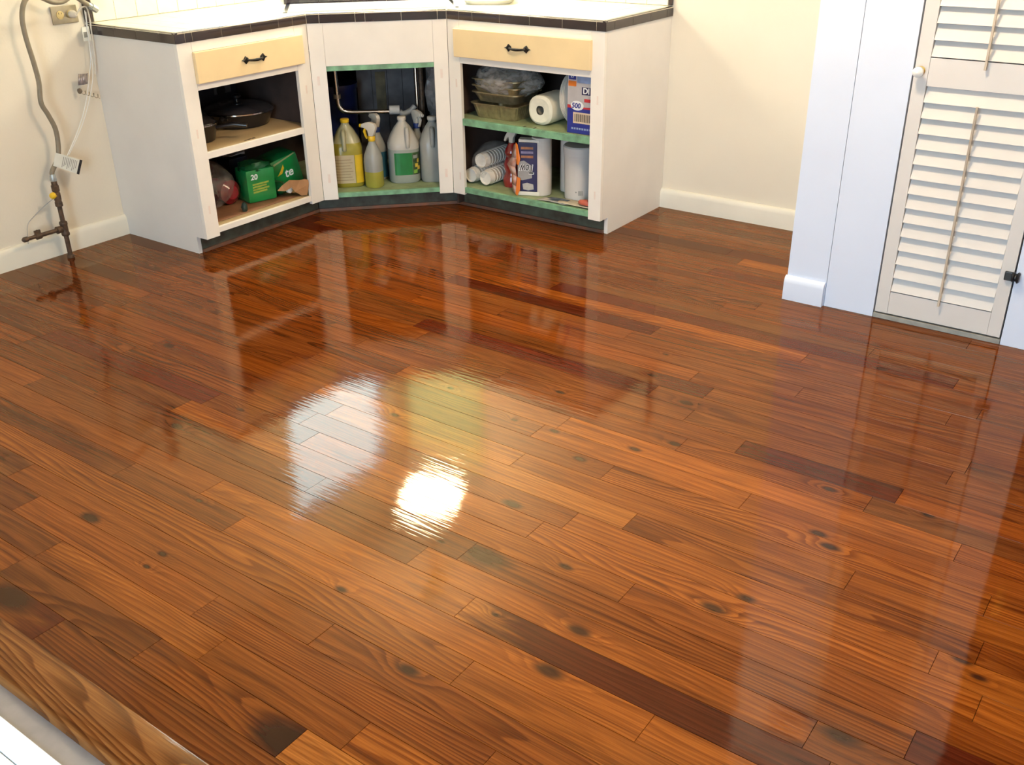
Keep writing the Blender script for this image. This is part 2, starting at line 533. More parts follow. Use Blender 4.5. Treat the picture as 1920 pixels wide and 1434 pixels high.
# ------------------------------------------------------------------ floor
floor = MB().box(-0.05, RX, EDGE_Y, 0.02, -0.05, -0.0165).box(3.12, RX, AY, EDGE_Y, -0.05, -0.0165).build('floor', subfloor_mat)
struct(floor, 'glossy freshly varnished pine strip floor')
JOINTS = {22: [2.213], 21: [1.930, 2.441, 2.884], 20: [2.556, 2.971], 19: [2.430, 3.211], 18: [2.713], 17: [3.033], 16: [2.235],
          15: [2.052], 14: [2.702], 13: [2.790, 3.833], 12: [3.183], 11: [2.080, 2.875, 3.913], 9: [2.019, 3.051], 8: [3.580],
          7: [2.887, 3.858], 6: [3.251], 5: [2.640, 3.755], 4: [3.515], 3: [3.127, 3.570], 1: [2.759], 0: [3.681]}
KNOTS = [(3.018, -2.657, .011), (3.162, -2.828, .015), (3.177, -2.964, .019), (2.938, -3.127, .016), (3.367, -2.595, .016), (3.413, -2.524, .013),
         (3.457, -2.194, .012), (3.498, -2.232, .013), (3.41, -1.988, .010), (3.655, -1.964, .010), (2.788, -2.229, .012), (2.888, -2.097, .012),
         (2.968, -2.007, .012), (2.763, -2.517, .016), (2.524, -1.925, .010), (2.883, -1.766, .012), (1.91, -3.177, .018), (2.191, -3.168, .009),
         (2.201, -3.221, .007), (2.645, -2.139, .010), (3.856, -2.454, .012), (3.895, -2.487, .010), (3.926, -2.492, .010), (3.72, -2.795, .022),
         (2.642, -3.019, .010), (2.835, -2.735, .040), (2.041, -3.469, .040), (2.881, -3.404, .050), (1.2, -2.4, .012), (0.8, -2.9, .014), (1.5, -1.3, .012),
         (2.3, -0.9, .012), (1.0, -2.05, .010), (3.3, -1.2, .010), (1.7, -2.75, .012)]
HEART = {(15, 3.3): 2.93, (1, 2.6): 2.52, (3, 3.3): 3.0, (0, 2.6): 2.66, (21, 2.8): 2.80, (22, 2.1): 2.06, (13, 3.9): 3.5, (14, 3.6): 3.62}
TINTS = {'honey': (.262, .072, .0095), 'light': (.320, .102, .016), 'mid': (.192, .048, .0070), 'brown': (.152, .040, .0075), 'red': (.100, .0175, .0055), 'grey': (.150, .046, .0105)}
FORCED = {(15, 2.5): 'honey', (16, 3.0): 'honey', (14, 3.0): 'honey', (17, 2.7): 'honey', (17, 3.4): 'honey', (13, 3.2): 'mid', (12, 3.0): 'honey', (3, 3.3): 'red',
          (18, 2.9): 'mid', (19, 2.8): 'mid', (18, 2.3): 'mid', (20, 2.7): 'mid', (21, 2.6): 'mid', (22, 2.6): 'brown', (21, 2.2): 'brown', (22, 2.1): 'brown', (10, 3.1): 'honey',
          (11, 3.3): 'honey', (9, 2.6): 'light', (8, 2.9): 'honey', (5, 3.1): 'honey', (6, 2.9): 'honey', (7, 3.2): 'honey', (8, 3.4): 'honey', (9, 3.5): 'honey', (10, 3.6): 'honey', (7, 3.6): 'honey', (6, 3.6): 'mid', (21, 3.1): 'light', (20, 3.3): 'honey', (13, 4.2): 'red',
          (-18, 1.2): 'red', (1, 2.5): 'red'}
rng = random.Random(11)

def make_plank(x0, x1, y0, y1, z, seed, tint, heart, knots, flat=False):
    g = 0.00035
    x0 += g; x1 -= g; y0 += g; y1 -= g
    c = 0.0004
    r_ = random.Random(seed)
    ty = 0 if flat else r_.uniform(-.0030, .0030)
    tx = 0 if flat else r_.uniform(-.0004, .0004)
    ym, xm = (y0 + y1) / 2, (x0 + x1) / 2
    zz = lambda x, y: z + ty * (y - ym) + tx * (x - xm)
    vs_ = [(x0, y0, z - .016), (x1, y0, z - .016), (x1, y1, z - .016), (x0, y1, z - .016)]
    vs_ += [(x, y, zz(x, y) - .0012) for x, y in ((x0, y0), (x1, y0), (x1, y1), (x0, y1))]
    vs_ += [(x, y, zz(x, y)) for x, y in ((x0 + c * .6, y0 + c), (x1 - c * .6, y0 + c), (x1 - c * .6, y1 - c), (x0 + c * .6, y1 - c))]
    fs = [(0, 3, 2, 1), (8, 9, 10, 11)]
    for i in range(4):
        j = (i + 1) % 4
        fs += [(i, j, 4 + j, 4 + i), (4 + i, 4 + j, 8 + j, 8 + i)]
    me = bpy.data.meshes.new('plank')
    me.from_pydata(vs_, [], fs)
    n = len(vs_)
    a = me.attributes.new('seed', 'FLOAT_VECTOR', 'POINT')
    a.data.foreach_set('vector', [r_.uniform(0, 40), r_.uniform(0, 40), r_.uniform(0, 9)] * n)
    a = me.attributes.new('tint', 'FLOAT_COLOR', 'POINT')
    a.data.foreach_set('color', [*tint, 1.0] * n)
    a = me.attributes.new('heart', 'FLOAT_VECTOR', 'POINT')
    a.data.foreach_set('vector', list(heart) * n)
    for i in (1, 2):
        a = me.attributes.new('knot%d' % i, 'FLOAT_VECTOR', 'POINT')
        k = knots[i - 1] if len(knots) >= i else (-50, -50, 0.001)
        a.data.foreach_set('vector', list(k) * n)
    me.materials.append(plank_mat)
    o = bpy.data.objects.new('plank', me)
    COL.objects.link(o)
    return o

def lookup(d, row, x0, x1):
    for (r, x), v in d.items():
        if r == row and x0 <= x < x1:
            return v
    return None
for row in range(-20, 23):
    yt = min(ROW0 - PITCH * row, 0.0)
    yb = ROW0 - PITCH * (row + 1)
    known = JOINTS.get(row, [])
    js = list(known)
    lo = 0.0
    # random joints left of, between and right of the measured ones
    bounds = [0.0] + known + [RX]
    for a_, b_ in zip(bounds[:-1], bounds[1:]):
        x = a_
        first = (a_ == 0.0)
        if first:
            x = a_ + rng.uniform(.35, 1.5) - .3
            if b_ - x > .35 and x > .2:
                js.append(x)
        while True:
            x += rng.uniform(.75, 1.65)
            if x > b_ - .4:
                break
            js.append(x)
    js = sorted(set([0.0] + js + [RX]))
    for a_, b_ in zip(js[:-1], js[1:]):
        name = lookup(FORCED, row, a_, b_) or rng.choices(['honey', 'light', 'mid', 'brown', 'grey', 'red'], ([30, 6, 38, 14, 6, 4] if (a_ + b_) / 2 > 1.95 else [5, 0, 34, 42, 13, 6]) if row > 2 else [3, 0, 24, 42, 9, 22])[0]  # browner boards at left and near cabinets also paint in the dimmer light
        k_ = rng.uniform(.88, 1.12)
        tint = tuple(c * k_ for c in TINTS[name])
        hx = lookup(HEART, row, a_, b_) or 99.0
        kn = [k for k in KNOTS if a_ <= k[0] < b_ and yb <= k[1] < yt]
        if not kn and rng.random() < .16:
            kn = [(rng.uniform(a_ + .05, b_ - .05), rng.uniform(yb + .02, yt - .02), rng.uniform(.005, .010))]
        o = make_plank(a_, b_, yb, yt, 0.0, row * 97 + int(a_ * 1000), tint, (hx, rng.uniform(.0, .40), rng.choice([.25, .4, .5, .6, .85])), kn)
        o.parent = floor
# boards under and behind the photographer
for i in range(int((EDGE_Y - AY) / PITCH)):
    yt = EDGE_Y - i * PITCH
    o = make_plank(3.12, RX, yt - PITCH, yt, 0.0, 5000 + i, TINTS['mid'], (99, .2, .7), [])
    o.parent = floor
# raised nosing at the patio door
nose = thing('threshold', 'rounded wooden threshold nosing along the patio door edge', 'threshold', (1.6, EDGE_Y - .05, 0), kind='structure')
nose.name = 'trim_1'
del nose['category']; nose['category'] = 'threshold'
prof = [(0, -.03), (0, .004)] + [(-.004, .006)] + [(-.086, .006)] + [(-.086 - .014 * math.sin(t), .006 - .016 * (1 - math.cos(t))) for t in [PI / 2 * k / 6 for k in range(1, 7)]] + [(-.100, -.03)]
nb = MB().ext(prof, lambda a, b, w: (w, EDGE_Y - .0005 + a, b), 0.1, 3.115).build('nosing_board', plank_mat, nose, smooth=True)
n_ = len(nb.data.vertices)
for nm, tp, val in (('seed', 'FLOAT_VECTOR', [3.3, 7.1, 2.0]), ('heart', 'FLOAT_VECTOR', [99, .1, 1.0]), ('knot1', 'FLOAT_VECTOR', [-50, -50, .001]), ('knot2', 'FLOAT_VECTOR', [-50, -50, .001])):
    nb.data.attributes.new(nm, tp, 'POINT').data.foreach_set('vector', val * n_)
nb.data.attributes.new('tint', 'FLOAT_COLOR', 'POINT').data.foreach_set('color', [.20, .072, .018, 1] * n_)
MB().box(0.1, 3.115, EDGE_Y - .100, EDGE_Y - .150, -.05, -.022).build('track', sill_metal, nose)
MB().box(0.1, 3.115, EDGE_Y - .150, EDGE_Y - .198, -.05, -.014).build('sill_strip', sill_white, nose, bevel=.002)
MB().box(0.1, 3.115, EDGE_Y - .200, FY - .22, -.05, -.014).build('sill_board', sill_white, nose, bevel=.002)

# ------------------------------------------------------------------ walls
T = 0.12
WZ0, WZ1, WY0, WY1 = 1.27, 2.08, -0.95, -0.10       # window in the left wall
b = MB()
b.box(-T, 0, FY - T, WY0, -.05, CEIL).box(-T, 0, WY1, T, -.05, CEIL).box(-T, 0, WY0, WY1, -.05, WZ0).box(-T, 0, WY0, WY1, WZ1, CEIL)
struct(b.build('wall_left', wall_cream), 'cream painted wall behind the gas hose')
BX0, BX1, BZ0, BZ1 = 0.02, 0.72, 1.18, 2.05           # window with blind in the back wall
b = MB()
b.box(0, BX0, 0, T, -.05, CEIL).box(BX1, RX + T, 0, T, -.05, CEIL).box(BX0, BX1, 0, T, -.05, BZ0).box(BX0, BX1, 0, T, BZ1, CEIL)
struct(b.build('wall_back', wall_cream), 'cream painted back wall right of the cabinets')
DX0, DX1, DZ = 3.140, 3.572, 2.02                     # louver door opening
b = MB()
b.box(CX, CX + T, 0, CY, -.05, CEIL)                  # side of the closet
b.box(CX + T, 2.957, CY, CY + T, -.05, CEIL).box(2.957, DX1, CY, CY + T, DZ, CEIL)
b.box(3.712, RX, CY, CY + T, 2.03, CEIL).box(4.56, RX, CY, CY + T, -.05, 2.03)
struct(b.build('wall_closet', closet_white), 'white closet wall standing out beside the louver door')
struct(MB().box(2.9585, DX0 - .001, CY - .0, CY + .1, 0, DZ + .1).build('trim_2', closet_white, bevel=.0008), 'flat white casing board left of the louver door')
struct(MB().box(DX1 + .001, 3.712, CY, CY + .1, 0, DZ + .1).build('trim_3', closet_white, bevel=.0008), 'flat white casing board right of the louver door')
struct(MB().box(RX, RX + T, AY, 0, -.05, CEIL).build('wall_right', wall_cream), 'cream wall on the right side of the room')
b = MB()
b.box(0, 2.5, FY - T, FY, -.05, CEIL).box(4.0, RX, FY - T, FY, -.05, CEIL).box(2.5, 4.0, FY - T, FY, 2.1, CEIL)
struct(b.build('wall_front', wall_cream), 'cream wall around the patio opening behind the camera')
struct(MB().box(-T, RX + T, AY - T, T, CEIL, CEIL + .1).build('ceiling', ceil_mat), 'flat pale ceiling')
# dark door in the far corner of the closet wall
dd = thing('door_2', 'dark stained wooden door at the end of the closet wall', 'door', (4.13, CY, 0), kind='structure')
MB().box(3.716, 4.556, CY + .02, CY + .06, 0.005, 2.025).build('door_leaf', dark_wood, dd)
for x0 in (3.80, 4.20):
    for z0, z1 in ((.25, .95), (1.1, 1.9)):
        MB().box(x0, x0 + .28, CY + .012, CY + .021, z0, z1).build('door_panel', dark_wood, dd, bevel=.004)
MB().lathe([(.012, 0), (.012, -.03), (.028, -.035), (.028, -.06), (.012, -.07)], (3.78, CY + .02, 1.0), 16, axis='y').build('door_knob', brass, dd, smooth=True)

def baseboard(name, label, frm, w0, w1, h=.092, t=.02, mat=base_white):
    prof = [(0, 0), (t, 0), (t, h - .025)] + [(t - .012 * (1 - math.cos(a)) - .004 * a / 1.6, h - .025 + .025 * math.sin(a)) for a in [PI / 2 * k / 6 for k in range(1, 7)]] + [(0, h)]
    o = MB().ext(prof, frm, w0, w1).build(name, mat, smooth=True)
    return struct(o, label)
baseboard('baseboard_left', 'cream baseboard with rounded top along the left wall', lambda a, b, w: (a + .0005, w, b), FY, -1.7195)
baseboard('baseboard_back', 'cream baseboard with rounded top along the back wall', lambda a, b, w: (w, -a - .0005, b), 1.8585, CX)
baseboard('baseboard_closet', 'short white baseboard with rounded top on the closet column', lambda a, b, w: (w, CY - a - .0005, b), CX - .004, 2.955, mat=closet_white)

# windows (seen only as reflections in the varnish)
w = thing('window_1', 'bright window in the left wall above the sink', 'window', (0, -.55, WZ0), kind='structure')
b = MB()
for y0, y1, z0, z1 in ((WY0, WY0 + .04, WZ0, WZ1), (WY1 - .04, WY1, WZ0, WZ1), (WY0, WY1, WZ0, WZ0 + .04), (WY0, WY1, WZ1 - .04, WZ1)):
    b.box(-.08, -.03, y0, y1, z0, z1)
b.build('window_frame', closet_white, w)
MB().box(-.058, -.052, WY0 + .04, WY1 - .04, WZ0 + .04, WZ1 - .04).build('pane', glass_pane, w)
w = thing('window_2', 'window with a drawn cream roller blind in the back wall', 'window', (.4, 0, BZ0), kind='structure')
b = MB()
for x0, x1, z0, z1 in ((BX0, BX0 + .035, BZ0, BZ1), (BX1 - .035, BX1, BZ0, BZ1), (BX0, BX1, BZ0, BZ0 + .035), (BX0, BX1, BZ1 - .035, BZ1)):
    b.box(x0, x1, .05, .10, z0, z1)
b.build('window_frame', closet_white, w)
MB().box(BX0 + .035, BX1 - .035, .072, .078, BZ0 + .035, BZ1 - .035).build('pane', glass_pane, w)
bm_ = bpy.data.materials.new('cream blind cloth')
B_ = NB(bm_)
B_.N.remove(B_.N['Principled BSDF'])
tr = B_.N.new('ShaderNodeBsdfTranslucent')
df = B_.N.new('ShaderNodeBsdfDiffuse')
nz = B_.noise(B_.comb(*[B_.math('MULTIPLY', c, k) for c, k in zip(B_.sep(B_.N.new('ShaderNodeTexCoord').outputs['Object']), (60, 60, 60))]), 1.0)
B_.L.new(B_.mix(nz, (.88, .86, .56, 1), (.95, .92, .64, 1)), tr.inputs['Color'])
df.inputs['Color'].default_value = (.75, .70, .40, 1)
mx = B_.N.new('ShaderNodeMixShader')
mx.inputs[0].default_value = .12
B_.L.new(tr.outputs[0], mx.inputs[1])
B_.L.new(df.outputs[0], mx.inputs[2])
B_.L.new(mx.outputs[0], B_.N['Material Output'].inputs['Surface'])
rb = MB().box(BX0 + .004, BX1 - .004, .030, .032, BZ0 + .02, BZ1 - .03).build('blind_cloth', bm_, w)
MB().lathe([(.018, BX0 + .004), (.018, BX1 - .004)], (0, .031, BZ1 - .025), 14, axis='x').build('blind_roller', closet_white, w, smooth=True)
struct(MB().box(-3, 8, -14, 6, -.3, -.06).build('ground', concrete), 'pale ground outside the house')

# ------------------------------------------------------------------ lamps
def lamp(name, label, c, r, h, strength, col):
    t = thing(name, label, 'lamp', (c[0], c[1], c[2]))
    m = M(name + ' opal glass', (.9, .88, .8), .4, .01, 5, emit=(col, strength))
    prof = [(r * math.sin(PI * k / 14), -h * math.cos(PI * k / 14)) for k in range(1, 14)]
    MB().lathe(prof, c, 24).build('opal_globe', m, t, smooth=True)
    MB().lathe([(.05, h * .93), (.055, h + .02), (.012, h + .03), (.012, CEIL - c[2] - .02), (.06, CEIL - c[2] - .02), (.06, CEIL - c[2])], c, 16).build('stem', brass, t, smooth=True)
    return t
lamp('pendant_lamp', 'opal pendant lamp hanging above the corner sink', (.76, -.58, 1.79), .188, .088, SINK_LAMP, (1.0, .94, .74))
lamp('ceiling_lamp', 'opal ceiling lamp in the middle of the kitchen', (2.85, -1.80, 2.27), .16, .10, ROOM_LAMP, (1.0, .79, .54))

# ------------------------------------------------------------------ base cabinets
D = 0.587                       # cabinet face
YL, YD = -1.719, -1.024         # left run
XD, XR = 1.029, 1.858           # right run
DR = 0.584
KD = 0.515                      # toe kick
ZK, ZT = 0.076, 0.881
A0 = Vector((D, YD, 0)); B0 = Vector((XD, -DR, 0))
U = (B0 - A0).normalized(); DL = (B0 - A0).length
NV = Vector((U.y, -U.x, 0))
def dg(u, d, z=0.0):
    p = A0 + U * u - NV * d
    return (p.x, p.y, z)
def dbox(mb, u0, u1, d0, d1, z0, z1):
    mb.prism([dg(u0, d0)[:2], dg(u1, d0)[:2], dg(u1, d1)[:2], dg(u0, d1)[:2]], z0, z1)
    return mb

def pull(parent, c, along, out):
    """black iron drawer pull with spade ends"""
    c = Vector(c); a = Vector(along); o_ = Vector(out); z = Vector((0, 0, 1))
    mb = MB()
    path = [c + a * (.044 * s) + o_ * (.018 - .015 * abs(s) ** 3) + z * (-.003 * (1 - s * s)) for s in [k / 6 - 1 for k in range(13)]]
    mb.tube(path, [.0042 + .0022 * (1 - abs(k / 6 - 1)) for k in range(13)], 8)
    h = mb.build('handle', iron, parent, smooth=True)
    for s in (-1, 1):
        e = c + a * (.048 * s)
        pts = [(0, .016), (.010, .004), (.022, 0), (.010, -.004), (0, -.016), (-.014, -.007), (-.016, 0), (-.014, .007)]
        m2 = MB()
        n = len(pts)
        ring = lambda d, k: [tuple(e + a * (s * p[0] * k) + z * (p[1] * k) + o_ * d) for p in pts]
        m2.rings([ring(.0005, 1), ring(.004, 1), ring(.007, .6)])
        m2.build('handle_end', iron, h)

# --- left cabinet
cl = thing('base_cabinet', 'white open base cabinet on the left with cream drawer and pans inside', 'cabinet', (.30, -1.37, 0))
MB().ext([(0.001, 0), (KD, 0), (KD, ZK), (D - .019, ZK), (D - .019, ZT), (0.001, ZT)], lambda a, b, w: (a, w, b), YL, YL + .018).build('end_panel', panel_grey, cl)
x0, x1 = D - .019, D
MB().box(x0, x1, YL, -1.649, ZK, ZT).build('stile', cab_white, cl, bevel=.0015)
MB().box(x0, x1, -1.100, YD - .001, ZK, ZT).build('stile', cab_white, cl, bevel=.0015)
MB().box(x0, x1, -1.648, -1.101, .838, ZT).build('rail', cab_white, cl, bevel=.0015)
MB().box(x0, x1, -1.648, -1.101, .688, .722).build('rail', cab_white, cl, bevel=.0015)
MB().box(.03, x0 - .0005, YL + .02, -1.027, .409, .436).build('shelf', shelf_tan, cl)
MB().box(x0, x1 - .002, -1.648, -1.101, .409, .436).build('shelf_edge', cab_white, cl, bevel=.001)
MB().box(.03, x0 - .0005, YL + .02, -1.027, .092, .114).build('bottom_board', shelf_tan, cl)
MB().box(x0, x1 - .002, -1.648, -1.101, .090, .114).build('bottom_edge', cab_white, cl, bevel=.001)
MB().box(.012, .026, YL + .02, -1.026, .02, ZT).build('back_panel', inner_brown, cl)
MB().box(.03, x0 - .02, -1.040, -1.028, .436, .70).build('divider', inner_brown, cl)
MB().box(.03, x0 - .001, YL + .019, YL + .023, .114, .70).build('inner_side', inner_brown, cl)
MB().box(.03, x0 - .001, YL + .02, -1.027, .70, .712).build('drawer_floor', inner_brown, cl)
dr = MB().box(D + .0005, D + .019, -1.653, -1.070, .716, .838).build('drawer', drawer_cream, cl, bevel=.0025)
pull(dr, (D + .019, -1.356, .776), (0, 1, 0), (1, 0, 0))
kx = KD
MB().box(kx - .015, kx, YL + .0185, -.9985, .014, ZK + .012).build('toe_kick', kick_green, cl)
MB().box(kx - .012, kx + .009, YL + .019, -.998, 0.0005, .016).build('shoe_strip', kick_red, cl, bevel=.002)

# --- corner sink cabinet
cm = thing('sink_cabinet', 'white diagonal corner cabinet under the sink with cleaning bottles', 'cabinet', dg(.31, .3))
dbox(MB(), .0005, .069, 0, .019, ZK, ZT).build('stile', cab_white, cm, bevel=.0015)
dbox(MB(), .557, DL - .0005, 0, .019, ZK, ZT).build('stile', cab_white, cm, bevel=.0015)
dbox(MB(), .0695, .5565, 0, .019, .692, ZT).build('apron_panel', cab_white, cm, bevel=.0015)
dbox(MB(), .0695, .5565, .003, .022, .670, .6915).build('green_rail', green_paint, cm)
mb = MB()
mb.prism([dg(.02, .020)[:2], dg(DL - .02, .020)[:2], (.995, -.56), (.995, -.03), (.03, -.03), (.03, -1.015), (.56, -1.015)], .086, .104)
mb.build('bottom_board', green_top, cm)
dbox(MB(), .0695, .5565, .001, .0195, .084, .1055).build('bottom_edge', green_paint, cm, bevel=.0015)
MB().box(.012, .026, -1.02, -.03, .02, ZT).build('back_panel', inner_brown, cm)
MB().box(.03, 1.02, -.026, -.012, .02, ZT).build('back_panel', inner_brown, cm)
kL, kR = (KD, -.994), (.997, -.514)
def kick(mb, dd_, z0, z1, t):
    mb.prism([(kL[0] + NV.x * dd_, kL[1] + NV.y * dd_), (kR[0] + NV.x * dd_, kR[1] + NV.y * dd_), (kR[0] + NV.x * (dd_ - t), kR[1] + NV.y * (dd_ - t)), (kL[0] + NV.x * (dd_ - t), kL[1] + NV.y * (dd_ - t))], z0, z1)
    return mb
kick(MB(), 0, .014, ZK + .012, .015).build('toe_kick', kick_green, cm)
kick(MB(), .009, .0005, .016, .02).build('shoe_strip', kick_red, cm, bevel=.002)

# --- right cabinet
cr = thing('base_cabinet', 'white open base cabinet on the right with cream drawer and paper goods inside', 'cabinet', (1.44, -.30, 0))
MB().ext([(-.001, 0), (-KD, 0), (-KD, ZK), (-DR + .019, ZK), (-DR + .019, ZT), (-.001, ZT)], lambda a, b, w: (w, a, b), XR - .018, XR).build('end_panel', panel_grey, cr)
y0, y1 = -DR, -DR + .019
MB().box(XD + .001, 1.097, y0, y1, ZK, ZT).build('stile', cab_white, cr, bevel=.0015)
MB().box(1.795, XR, y0, y1, ZK, ZT).build('stile', cab_white, cr, bevel=.0015)
MB().box(1.098, 1.794, y0, y1, .838, ZT).build('rail', cab_white, cr, bevel=.0015)
MB().box(1.098, 1.794, y0, y1, .690, .724).build('rail', cab_white, cr, bevel=.0015)
MB().box(1.041, XR - .02, -.03, y1 - .0005 + .001, .409, .440).build('shelf', green_top, cr)
MB().box(1.098, 1.794, y0 + .002, y1, .409, .440).build('shelf_edge', green_paint, cr, bevel=.0015)
MB().box(1.041, XR - .02, -.03, y1 + .001, .090, .112).build('bottom_board', green_top, cr)
MB().box(1.098, 1.794, y0 + .002, y1, .086, .112).build('bottom_edge', green_paint, cr, bevel=.0015)
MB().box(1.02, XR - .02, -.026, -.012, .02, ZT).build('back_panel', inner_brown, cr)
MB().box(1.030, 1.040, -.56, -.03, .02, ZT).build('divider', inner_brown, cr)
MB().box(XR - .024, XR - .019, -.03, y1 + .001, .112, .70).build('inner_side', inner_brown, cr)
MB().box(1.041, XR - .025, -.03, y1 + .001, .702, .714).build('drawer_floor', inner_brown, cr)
dr = MB().box(1.076, 1.801, -DR - .019, -DR - .0005, .720, .842).build('drawer', drawer_cream, cr, bevel=.0025)
pull(dr, (1.433, -DR - .019, .782), (1, 0, 0), (0, -1, 0))
MB().box(.9985, XR - .0185, -KD, -KD + .015, .014, ZK + .012).build('toe_kick', kick_green, cr)
MB().box(.998, XR - .019, -KD - .009, -KD + .012, .0005, .016).build('shoe_strip', kick_red, cr, bevel=.002)

# ------------------------------------------------------------------ tiled countertop
HT = 0.918
ct = thing('countertop', 'cream tiled countertop with dark brown edge tiles', 'countertop', (.6, -.6, ZT))
o_ = .004
cL = Vector((D + o_, YL - o_ * .5, 0))                # outer edge corners of the counter
def edge_pt(n):
    return n
P_wl = Vector((.001, YL - .006, 0)); P_lf = Vector((D + o_, YL - .006, 0))
kk = o_ * math.tan(PI / 8)
P_a = Vector((D + o_, YD - kk, 0)); P_b = Vector((XD + kk, -DR - o_, 0))
P_rf = Vector((XR + .006, -DR - o_, 0)); P_wr = Vector((XR + .006, -.001, 0))
def inset(t):
    k2 = (o_ - t) * math.tan(PI / 8)
    return [(.001, YL - .006 + t), (D + o_ - t, YL - .006 + t), (D + o_ - t, YD - k2), (XD + k2, -DR - o_ + t), (XR + .006 - t, -DR - o_ + t), (XR + .006 - t, -.001), (.001, -.001)]
ZD0 = ZT - .003
SU0, SU1, SN0, SN1 = -.095, .685, .035, .385           # sink cut-out in corner frame (u, depth)
pts = inset(.013)
def in_poly_clip(poly, a, b_, c):                      # keep a*x+b*y<=c
    out = []
    for i in range(len(poly)):
        p, q = poly[i], poly[(i + 1) % len(poly)]
        fp, fq = a * p[0] + b_ * p[1] - c, a * q[0] + b_ * q[1] - c
        if fp <= 0:
            out.append(p)
        if (fp < 0) != (fq < 0) and fp != fq:
            t = fp / (fp - fq)
            out.append((p[0] + (q[0] - p[0]) * t, p[1] + (q[1] - p[1]) * t))
    return out
# substrate in convex pieces around the sink
core = MB()
dl, dr_ = pts[2], pts[3]
def dline(p, depth, sign):                             # half-plane depth >= / <= value
    # depth = -(p-A0).NV
    return (sign * NV.x, sign * NV.y, sign * (A0.x * NV.x + A0.y * NV.y - depth))
def uline(u, sign):
    return (sign * U.x, sign * U.y, sign * (A0.x * U.x + A0.y * U.y + u))
hexa = [pts[1], pts[2], pts[3], pts[4], pts[5], pts[6], pts[0]]
def clip_many(poly, hs):
    for h in hs:
        if len(poly) < 3:
            return []
        poly = in_poly_clip(poly, *h)
    return poly
# three convex zones of the L-shaped top
zl = [pts[0], pts[1], pts[2], (.001, pts[2][1])]
zr = [pts[3], pts[4], pts[5], (pts[3][0], -.001)]
zc = [(.001, pts[2][1]), pts[2], pts[3], (pts[3][0], -.001), (.001, -.001)]
outside = [[uline(SU0, 1)], [uline(SU1, -1)], [uline(SU0, -1), uline(SU1, 1), dline(0, SN1, 1)], [uline(SU0, -1), uline(SU1, 1), dline(0, SN0, -1)]]
for z_ in (zl, zc, zr):
    for hs in outside:
        pl = clip_many(z_, hs)
        if len(pl) >= 3:
            core.prism(pl, ZT + .001, HT - .004)
core.build('mortar_bed', grout, ct)
# field tiles
TS, G = .108, .0022
LED = SN1 + .018
def put_tile(poly, z0, z1, parent, mat):
    if len(poly) < 3:
        return
    ar = abs(sum(poly[i][0] * poly[(i + 1) % len(poly)][1] - poly[(i + 1) % len(poly)][0] * poly[i][1] for i in range(len(poly)))) / 2
    if ar < 2.5e-4:
        return
    cx_, cy_ = sum(p[0] for p in poly) / len(poly), sum(p[1] for p in poly) / len(poly)
    k = .965
    n = len(poly)
    a_ = sum(poly[i][0] * poly[(i + 1) % n][1] - poly[(i + 1) % n][0] * poly[i][1] for i in range(n))
    if a_ < 0:
        poly = poly[::-1]
    mb_ = MB()
    ins = [(cx_ + (x - cx_) * k, cy_ + (y - cy_) * k) for x, y in poly]
    mb_.add([(x, y, z0) for x, y in poly] + [(x, y, z1 - .001) for x, y in poly] + [(x, y, z1) for x, y in ins],
            [tuple(range(n))[::-1], tuple(range(2 * n, 3 * n))] + [(i, (i + 1) % n, n + (i + 1) % n, n + i) for i in range(n)] + [(n + i, n + (i + 1) % n, 2 * n + (i + 1) % n, 2 * n + i) for i in range(n)])
    mb_.build('tile', mat, parent)
pi_ = inset(.018)
Tl = [pi_[0], pi_[1], pi_[2], (.001, pi_[2][1])]
Tr = [pi_[3], pi_[4], pi_[5], (pi_[3][0], -.001)]
Tc = [(.001, pi_[2][1] + G), pi_[2], pi_[3], (pi_[3][0] - G, -.001), (.001, -.001)]
S_ = .004
out_t = [[uline(SU0 - S_, 1)], [uline(SU1 + S_, -1)], [uline(SU0 - S_, -1), uline(SU1 + S_, 1), dline(0, SN0 - S_, -1)]]
for zone in (Tl, Tc, Tr):
    xs = [p[0] for p in zone]; ys = [p[1] for p in zone]
    i0, i1 = int(min(xs) / TS) - 1, int(max(xs) / TS) + 1
    for i in range(i0, i1 + 1):
        for j in range(int(-min(ys) / TS) + 2):
            cell = [(i * TS + G / 2, -j * TS - G / 2), (i * TS + G / 2, -(j + 1) * TS + G / 2), ((i + 1) * TS - G / 2, -(j + 1) * TS + G / 2), ((i + 1) * TS - G / 2, -j * TS - G / 2)]
            c0 = cell
            n = len(zone)
            ar = sum(zone[q][0] * zone[(q + 1) % n][1] - zone[(q + 1) % n][0] * zone[q][1] for q in range(n))
            for q in range(n):
                p, r = zone[q], zone[(q + 1) % n]
                ex, ey = r[0] - p[0], r[1] - p[1]
                a_, b_ = (ey, -ex) if ar > 0 else (-ey, ex)
                c0 = in_poly_clip(c0, a_, b_, a_ * p[0] + b_ * p[1])
                if len(c0) < 3:
                    break
            if len(c0) < 3:
                continue
            for hs in out_t:
                pl = clip_many(c0, hs)
                # behind the sink the raised ledge carries its own tiles
                pl = clip_many(pl, [dline(0, LED - .02, -1)]) if len(pl) >= 3 and hs is not out_t[2] and False else pl
                put_tile(pl, HT - .004, HT + .0015, ct, tile_cream)
